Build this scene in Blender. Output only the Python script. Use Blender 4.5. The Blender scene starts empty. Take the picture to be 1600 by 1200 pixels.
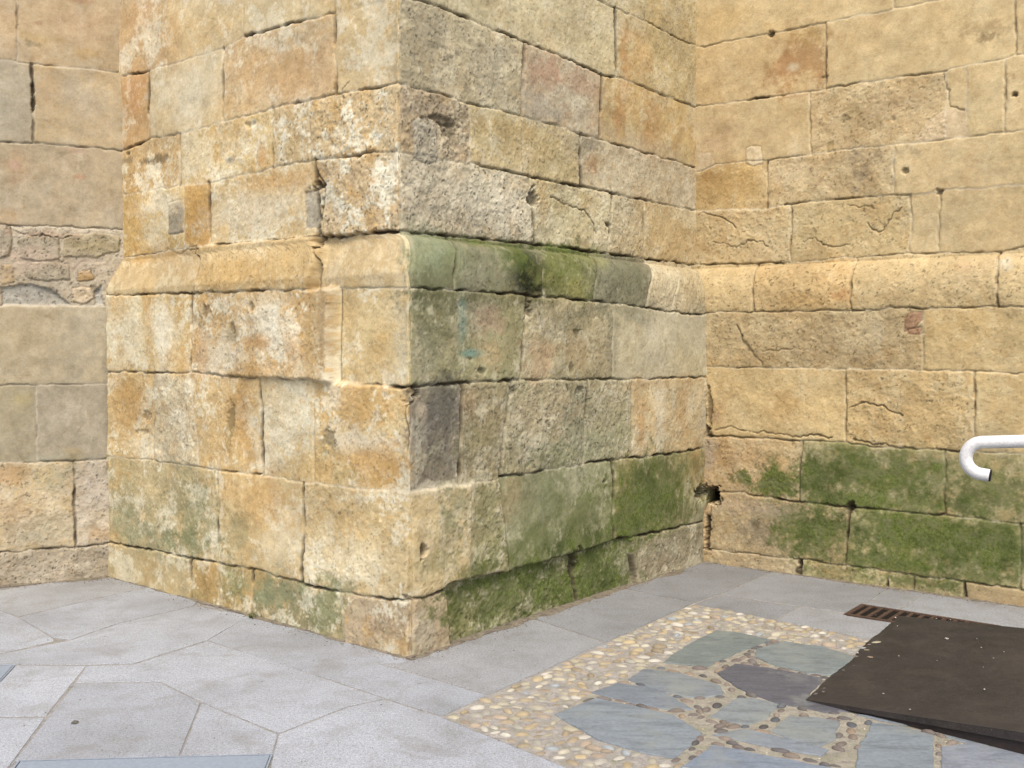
import bpy, bmesh, math, random, json
import numpy as np
from mathutils import Vector, Matrix
PLAN={'P0': [-0.51889, 5.18266, 0.0], 'P1': [1.43115, 7.56485, 0.0], 'P2': [-2.78253, 7.03567, 0.0], 'dR': [0.63343, 0.7738, 0.0], 'dL': [-0.7738, 0.63343, 0.0], 'dW': [0.79567, -0.60574, -0.0], 'dD': [-0.91141, -0.41151, -0.0], 'nW': [0.60574, 0.79567, 0.0], 'nD': [-0.41151, 0.91141, 0.0], 'T': [0.0996, 0.1728, 0.1386], 'Z': [1.86, 2.185], 'H': 1.6, 'F': 1598.9993338434726, 'pitch': 0.03660831464100074, 'roll': 0.0013755863571739864}
DATA=json.loads('''{"surf":{"buttress":{"lines":[[[-2.997,4.862,0.4],[0.0,4.464,0.4],[1.817,3.864,0.35],[2.02,3.857,0.5],[2.398,3.869,0.6],[2.939,3.856,0.6],[3.537,3.874,0.6]],
[[-3.034,3.452,0.1],[-2.679,3.443,0.8],[-2.352,3.427,0.12],[-1.519,3.422,0.12],[-1.325,3.456,0.9],[-0.509,3.427,0],[0.0,3.419,0.5],[0.151,3.432,0.6],[0.473,3.431,0.9],[1.028,3.419,0.9],[1.843,3.393,0.9],[2.047,3.409,0.6],[3.109,3.405,0.4],[3.546,3.409,0.4]],
[[-3.047,2.938,0.3],[-2.69,2.941,0.9],[-2.37,2.978,0.35],[-2.01,2.97,0.1],[-1.558,2.974,0.2],[-1.024,2.99,0.45],[-0.465,2.982,0.5],[-0.29,2.975,0.6],[0.0,2.969,0.5],[0.116,2.969,0.6],[0.542,2.967,0.7],[1.03,2.973,0.3],[1.374,2.977,0.3],[1.628,2.967,0.7],[1.876,2.964,0.5],[2.493,2.962,0.5],[2.953,2.957,0.7],[3.116,2.951,0.5],[3.555,2.96,0.5]],
[[-3.056,2.624,0.1],[-2.673,2.634,0.1],[-2.016,2.635,0.1],[-1.665,2.62,0.12],[-1.028,2.642,0.3],[-0.683,2.648,0.6],[-0.312,2.629,0.6],[-0.211,2.635,0.4],[0.0,2.61,0.15],[0.542,2.625,0.6],[1.031,2.628,0.8],[1.349,2.622,0.9],[1.63,2.636,0.7],[1.954,2.624,0.8],[2.438,2.627,0.3],[3.122,2.63,0.2],[3.561,2.63,0.2]],
[[-3.067,2.185,0.2],[-2.724,2.203,0.2],[-1.879,2.232,0.2],[-1.637,2.229,0.45],[-0.687,2.217,0.5],[-0.589,2.215,0.9],[-0.315,2.203,1],[0.0,2.202,1],[1.138,2.224,0.9],[2.035,2.221,0.9],[3.128,2.22,0.6],[3.569,2.217,0.6]],
[[-3.059,1.949,0.6],[-1.883,1.929,0.6],[-1.227,1.919,0.55],[-0.582,1.912,0.2],[0.0,1.898,0.6],[0.346,1.9,0.9],[0.935,1.896,0.9],[1.631,1.888,0.8],[2.243,1.866,0.9],[2.527,1.848,0.7],[2.767,1.837,0.7],[3.346,1.832,0.7]],
[[-3.077,1.424,0.5],[-2.89,1.423,0.5],[-1.915,1.431,0.5],[-1.259,1.413,0.5],[-0.753,1.416,0.1],[-0.484,1.398,0.5],[-0.187,1.392,0.9],[0.0,1.397,1],[0.14,1.399,0.9],[0.381,1.406,0.8],[0.819,1.409,0.7],[1.544,1.395,0.7],[2.774,1.379,0.6],[3.354,1.376,0.6]],
[[-3.092,0.837,0.2],[-2.821,0.842,0.2],[-2.392,0.851,0.4],[-1.647,0.842,0.6],[-1.223,0.852,0.3],[-0.835,0.833,0.15],[-0.386,0.844,0.1],[0.0,0.862,0.15],[0.375,0.859,0.3],[0.69,0.852,0.3],[0.707,0.868,0.8],[0.937,0.86,0.8],[1.145,0.867,0.2],[1.478,0.864,0.5],[1.547,0.87,0.8],[1.909,0.864,0.9],[2.782,0.845,0.9],[3.016,0.855,0.8],[3.364,0.853,0.8]],
[[-3.108,0.244,0.7],[-2.869,0.246,0.7],[-1.942,0.263,0.8],[-1.316,0.281,0.6],[-0.868,0.264,0.9],[-0.389,0.27,0.55],[0.0,0.304,0.8],[0.113,0.295,1],[0.279,0.326,1],[0.447,0.33,1],[0.741,0.322,1],[0.822,0.316,0.4],[1.482,0.312,0.8],[1.861,0.337,1],[2.79,0.307,0.8],[3.375,0.297,0.8]]],"rows":[[[[-2.107,6.0,-2.107,4.744,0.3],[-1.185,6.0,-1.185,4.621,0.5],[0,9,0,-9,0],[2.398,6.0,2.398,3.869,0.6]],
[[[0.672,0.503,0.262],[0.745,0.584,0.333],0.5,0.25,0,0],
[[0.701,0.509,0.238],[0.76,0.578,0.314],0.5,0.3,0,0],
[[0.672,0.503,0.262],[0.745,0.584,0.333],0.5,0.25,0,0],
[[0.723,0.617,0.381],[0.651,0.527,0.287],0.5,0.6,0,0],
[[0.644,0.503,0.254],[0.631,0.462,0.202],0.7,0.5,0,0]]],
[[[-2.122,4.745,-2.148,3.426,0.25],[-1.315,4.639,-1.325,3.456,0.3],[-0.501,4.531,-0.509,3.427,0.8],[0,9,0,-9,0],[0.386,4.337,0.385,3.432,0.3],[2.02,3.857,2.024,3.408,0.9]],
[[[0.716,0.533,0.305],[0.694,0.456,0.223],0.6,0.35,0,0],
[[0.723,0.515,0.242],[0.745,0.571,0.323],0.6,0.2,0,0],
[[0.768,0.624,0.371],[0.716,0.527,0.262],0.4,0.2,0,0],
[[0.701,0.509,0.238],[0.76,0.578,0.314],0.5,0.3,0,0],
[[0.723,0.617,0.381],[0.651,0.527,0.287],0.5,0.6,0,0],
[[0.716,0.611,0.381],[0.644,0.527,0.292],0.5,0.5,0,0],
[[0.644,0.503,0.254],[0.631,0.462,0.202],0.7,0.5,0,0]]],
[[[-2.36,3.427,-2.377,2.978,1],[-1.532,3.422,-1.532,2.975,0.7],[-0.509,3.427,-0.491,2.982,0.7],[0,9,0,-9,0],[1.035,3.418,1.03,2.973,0.7],[1.85,3.394,1.839,2.965,1.1]],
[[[0.651,0.376,0.136],[0.708,0.462,0.22],0.6,0.2,0,0],
[[0.823,0.687,0.456],[0.776,0.597,0.333],0.4,0.15,0,0],
[[0.716,0.533,0.305],[0.694,0.456,0.223],0.6,0.35,0,0],
[[0.701,0.509,0.238],[0.76,0.578,0.314],0.5,0.3,0,0],
[[0.631,0.533,0.333],[0.521,0.434,0.262],0.6,0.8,0.0,0.0],
[[0.565,0.491,0.351],[0.584,0.434,0.279],0.8,0.5,0,0],
[[0.644,0.479,0.209],[0.638,0.429,0.175],0.9,0.4,0,0]]],
[[[-2.01,2.97,-2.009,2.635,0.6],[-1.572,2.974,-1.577,2.623,0.15],[-1.054,2.989,-1.052,2.641,0.6],[-0.714,2.985,-0.722,2.647,0.3],[0,9,0,-9,0],[0.542,2.967,0.547,2.625,0.2],[1.03,2.973,1.031,2.628,0.15],[1.628,2.967,1.63,2.636,0.9]],
[[[0.723,0.515,0.25],[0.679,0.434,0.178],0.7,0.5,0,0],
[[0.839,0.716,0.468],[0.708,0.479,0.184],1.0,0.45,0,0],
[[0.723,0.497,0.184],[0.823,0.624,0.314],0.9,0.5,0,0],
[[0.716,0.527,0.287],[0.679,0.479,0.216],0.5,0.8,0,0],
[[0.745,0.558,0.305],[0.694,0.485,0.235],0.5,1.0,0,0],
[[0.597,0.468,0.287],[0.503,0.381,0.246],0.9,1.5,0,0],
[[0.644,0.521,0.279],[0.631,0.479,0.223],0.6,0.7,0,0],
[[0.644,0.521,0.279],[0.631,0.479,0.223],0.6,0.7,0,0],
[[0.611,0.521,0.361],[0.578,0.445,0.262],0.6,0.6,0,0]]],
[[[-1.958,2.632,-1.965,2.229,0.25],[-1.685,2.621,-1.685,2.23,0.8],[-0.672,2.647,-0.632,2.216,1],[0,9,0,-9,0],[1.086,2.627,1.157,2.224,0.8],[1.977,2.624,1.942,2.221,0.9],[2.378,2.626,2.392,2.221,0.5]],
[[[0.723,0.497,0.184],[0.823,0.624,0.314],0.9,0.5,0,0],
[[0.597,0.323,0.074],[0.672,0.402,0.114],0.9,0.5,0,0],
[[0.76,0.624,0.402],[0.723,0.527,0.254],0.6,0.5,0,0],
[[0.768,0.591,0.351],[0.679,0.468,0.235],0.6,1.1,0,0],
[[0.644,0.552,0.392],[0.723,0.631,0.456],0.9,1.1,0,0],
[[0.611,0.485,0.242],[0.716,0.624,0.397],0.8,0.8,0,0],
[[0.624,0.527,0.342],[0.565,0.434,0.238],0.5,0.9,0,0],
[[0.604,0.445,0.227],[0.638,0.468,0.223],0.5,0.6,0,0]]],
[[[-1.83,2.231,-1.876,1.929,0.9],[-0.649,2.216,-0.774,1.914,0],[0,9,0,-9,0],[0.368,2.212,0.341,1.9,0.7],[1.138,2.224,1.116,1.894,0.5],[1.734,2.222,1.631,1.888,0.8],[2.417,2.221,2.251,1.866,0.35],[2.778,2.22,2.588,1.845,0.2]],
[[[0.539,0.397,0.209],[0.584,0.423,0.205],0.5,0.35,0,0],
[[0.584,0.412,0.178],[0.546,0.361,0.144],0.7,0.6,0.01,0.04],
[[0.631,0.456,0.223],[0.597,0.44,0.223],0.4,0.3,-0.045,0.0],
[[0.202,0.216,0.117],[0.133,0.15,0.061],0.7,0.3,0,0],
[[0.254,0.246,0.15],[0.188,0.195,0.093],0.6,0.6,0,0],
[[0.175,0.188,0.048],[0.107,0.127,0.03],0.8,0.8,0,0],
[[0.212,0.205,0.127],[0.159,0.153,0.089],0.7,0.7,0,0],
[[0.624,0.527,0.342],[0.565,0.434,0.238],0.5,0.9,0,0],
[[0.624,0.527,0.342],[0.565,0.434,0.238],0.5,0.9,0,0]]],
[[[-1.904,1.929,-1.922,1.431,0.8],[-0.587,1.912,-0.587,1.405,0],[0,9,0,-9,0],[0.964,1.896,0.889,1.407,0.8],[1.847,1.88,1.859,1.391,0.2]],
[[[0.839,0.716,0.468],[0.708,0.479,0.184],1.0,0.45,0.0,0.0],
[[0.847,0.708,0.479],[0.708,0.445,0.168],1.1,0.7,0.0,0.04],
[[0.753,0.552,0.258],[0.776,0.604,0.333],0.6,0.4,-0.045,0.0],
[[0.462,0.407,0.223],[0.351,0.323,0.162],0.9,0.6,0,0],
[[0.552,0.451,0.262],[0.418,0.347,0.188],0.9,0.65,0,0],
[[0.624,0.539,0.361],[0.558,0.468,0.279],0.6,0.35,0,0]]],
[[[-2.35,1.427,-2.354,0.85,0.5],[-1.936,1.431,-1.842,0.844,0.15],[-1.235,1.413,-1.199,0.851,0.8],[-0.742,1.415,-0.758,0.835,0.3],[0,9,0,-9,0],[0.396,1.406,0.375,0.859,0.7],[0.819,1.409,0.707,0.868,0.55],[1.564,1.395,1.526,0.868,0.7],[2.08,1.388,2.078,0.86,0.5]],
[[[0.738,0.521,0.246],[0.701,0.479,0.205],0.9,0.5,0,0],
[[0.738,0.617,0.402],[0.611,0.485,0.296],0.9,0.7,0,0],
[[0.738,0.521,0.246],[0.701,0.479,0.205],0.9,0.5,0,0],
[[0.839,0.716,0.468],[0.708,0.479,0.184],1.0,0.45,0,0],
[[0.791,0.604,0.314],[0.708,0.456,0.165],1.0,0.6,0,0],
[[0.231,0.198,0.159],[0.283,0.235,0.175],0.8,0.7,0,0],
[[0.451,0.371,0.216],[0.381,0.305,0.162],0.7,0.8,0,0],
[[0.485,0.407,0.254],[0.381,0.328,0.188],0.9,1.0,0,0],
[[0.539,0.468,0.296],[0.434,0.381,0.216],0.6,1.0,0,0],
[[0.701,0.578,0.361],[0.679,0.485,0.242],0.9,0.6,0,0]]],
[[[-1.647,0.842,-1.656,0.272,0.8],[-0.841,0.833,-0.852,0.264,0.8],[0,9,0,-9,0],[0.469,0.857,0.447,0.33,0.25],[0.712,0.868,0.804,0.317,0.7],[1.841,0.865,1.869,0.336,1]],
[[[0.644,0.509,0.271],[0.521,0.423,0.216],0.6,0.5,0,0],
[[0.708,0.485,0.205],[0.745,0.565,0.292],0.8,0.3,0,0],
[[0.738,0.578,0.333],[0.694,0.515,0.25],0.7,0.6,0,0],
[[0.738,0.578,0.333],[0.694,0.515,0.25],0.7,0.6,0.004,0.022],
[[0.503,0.429,0.231],[0.392,0.337,0.162],0.7,0.9,0.012,0.005],
[[0.392,0.381,0.216],[0.3,0.314,0.156],0.7,0.3,0,0],
[[0.371,0.323,0.133],[0.15,0.168,0.045],0.8,0.3,0,0]]],
[[[-1.942,0.263,-1.947,-0.06,1],[-1.662,0.271,-1.66,-0.06,0.25],[-1.316,0.281,-1.326,-0.06,0.8],[-0.517,0.268,-0.493,-0.06,0.1],[0,9,0,-9,0],[0.269,0.324,0.329,-0.06,1.1],[1.435,0.312,1.525,-0.06,1.2],[2.052,0.33,2.167,-0.06,0.7]],
[[[0.584,0.445,0.235],[0.624,0.485,0.246],0.4,0.25,0,0],
[[0.611,0.402,0.141],[0.509,0.376,0.15],0.8,0.5,0,0],
[[0.611,0.402,0.141],[0.509,0.376,0.15],0.8,0.5,0,0],
[[0.515,0.412,0.216],[0.392,0.333,0.162],0.8,0.5,0,0],
[[0.509,0.376,0.223],[0.591,0.445,0.283],0.7,0.7,0,0],
[[0.509,0.376,0.223],[0.591,0.445,0.283],0.7,0.7,0.0,0.005],
[[0.366,0.342,0.175],[0.287,0.275,0.122],0.9,1.3,-0.05,-0.045],
[[0.266,0.283,0.117],[0.323,0.314,0.178],0.9,0.9,-0.035,-0.03],
[[0.451,0.381,0.254],[0.366,0.305,0.188],0.7,0.9,0,0]]]],"patch":[[[[-2.15,2.531],[-1.974,2.541],[-1.97,2.336],[-2.154,2.323]],
[[0.462,0.392,0.279],[0.418,0.351,0.246],0.3,0.2,0,0],0.004,0.25],
[[[-0.763,2.476],[-0.646,2.479],[-0.631,2.357],[-0.643,2.265],[-0.754,2.273]],
[[0.521,0.451,0.333],[0.451,0.386,0.279],0.4,0.3,0,0],-0.008,0.5],
[[[0.101,2.785],[0.149,2.817],[0.252,2.821],[0.277,2.781],[0.282,2.596],[0.183,2.579],[0.101,2.601]],
[[0.521,0.451,0.333],[0.451,0.386,0.279],0.4,0.3,0,0],0.004,0.3]],"crack":[[[[-0.562,1.901],[-0.559,1.742],[-0.565,1.534],[-0.561,1.417]],0.007,0.05],
[[[-0.632,2.2],[-0.712,2.132],[-0.725,2.009],[-0.746,1.928]],0.007,0.05],
[[[-0.684,2.64],[-0.646,2.572],[-0.592,2.488],[-0.603,2.39],[-0.637,2.279],[-0.66,2.216]],0.012,0.03],
[[[1.31,2.53],[1.437,2.512],[1.653,2.487],[1.732,2.441],[1.806,2.339]],0.007,0.016],
[[[1.143,2.577],[1.087,2.531],[1.112,2.457],[1.15,2.345],[1.131,2.228]],0.01,0.02],
[[[0.046,1.389],[0.023,1.337],[-0.023,1.294],[-0.033,1.232],[-0.01,1.15],[-0.0194,1.069]],0.009,0.02],
[[[-0.387,3.028],[-0.439,3.009],[-0.465,2.982]],0.006,0.01],
[[[0.934,1.863],[0.994,1.873],[0.947,1.79],[0.923,1.753]],0.008,0.02],
[[[-4.472,4.329],[-4.461,4.322]],0.001,0],
[[[-2.481,2.208],[-2.171,2.224],[-2.024,2.199],[-1.809,2.219]],0.006,0.01],
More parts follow.
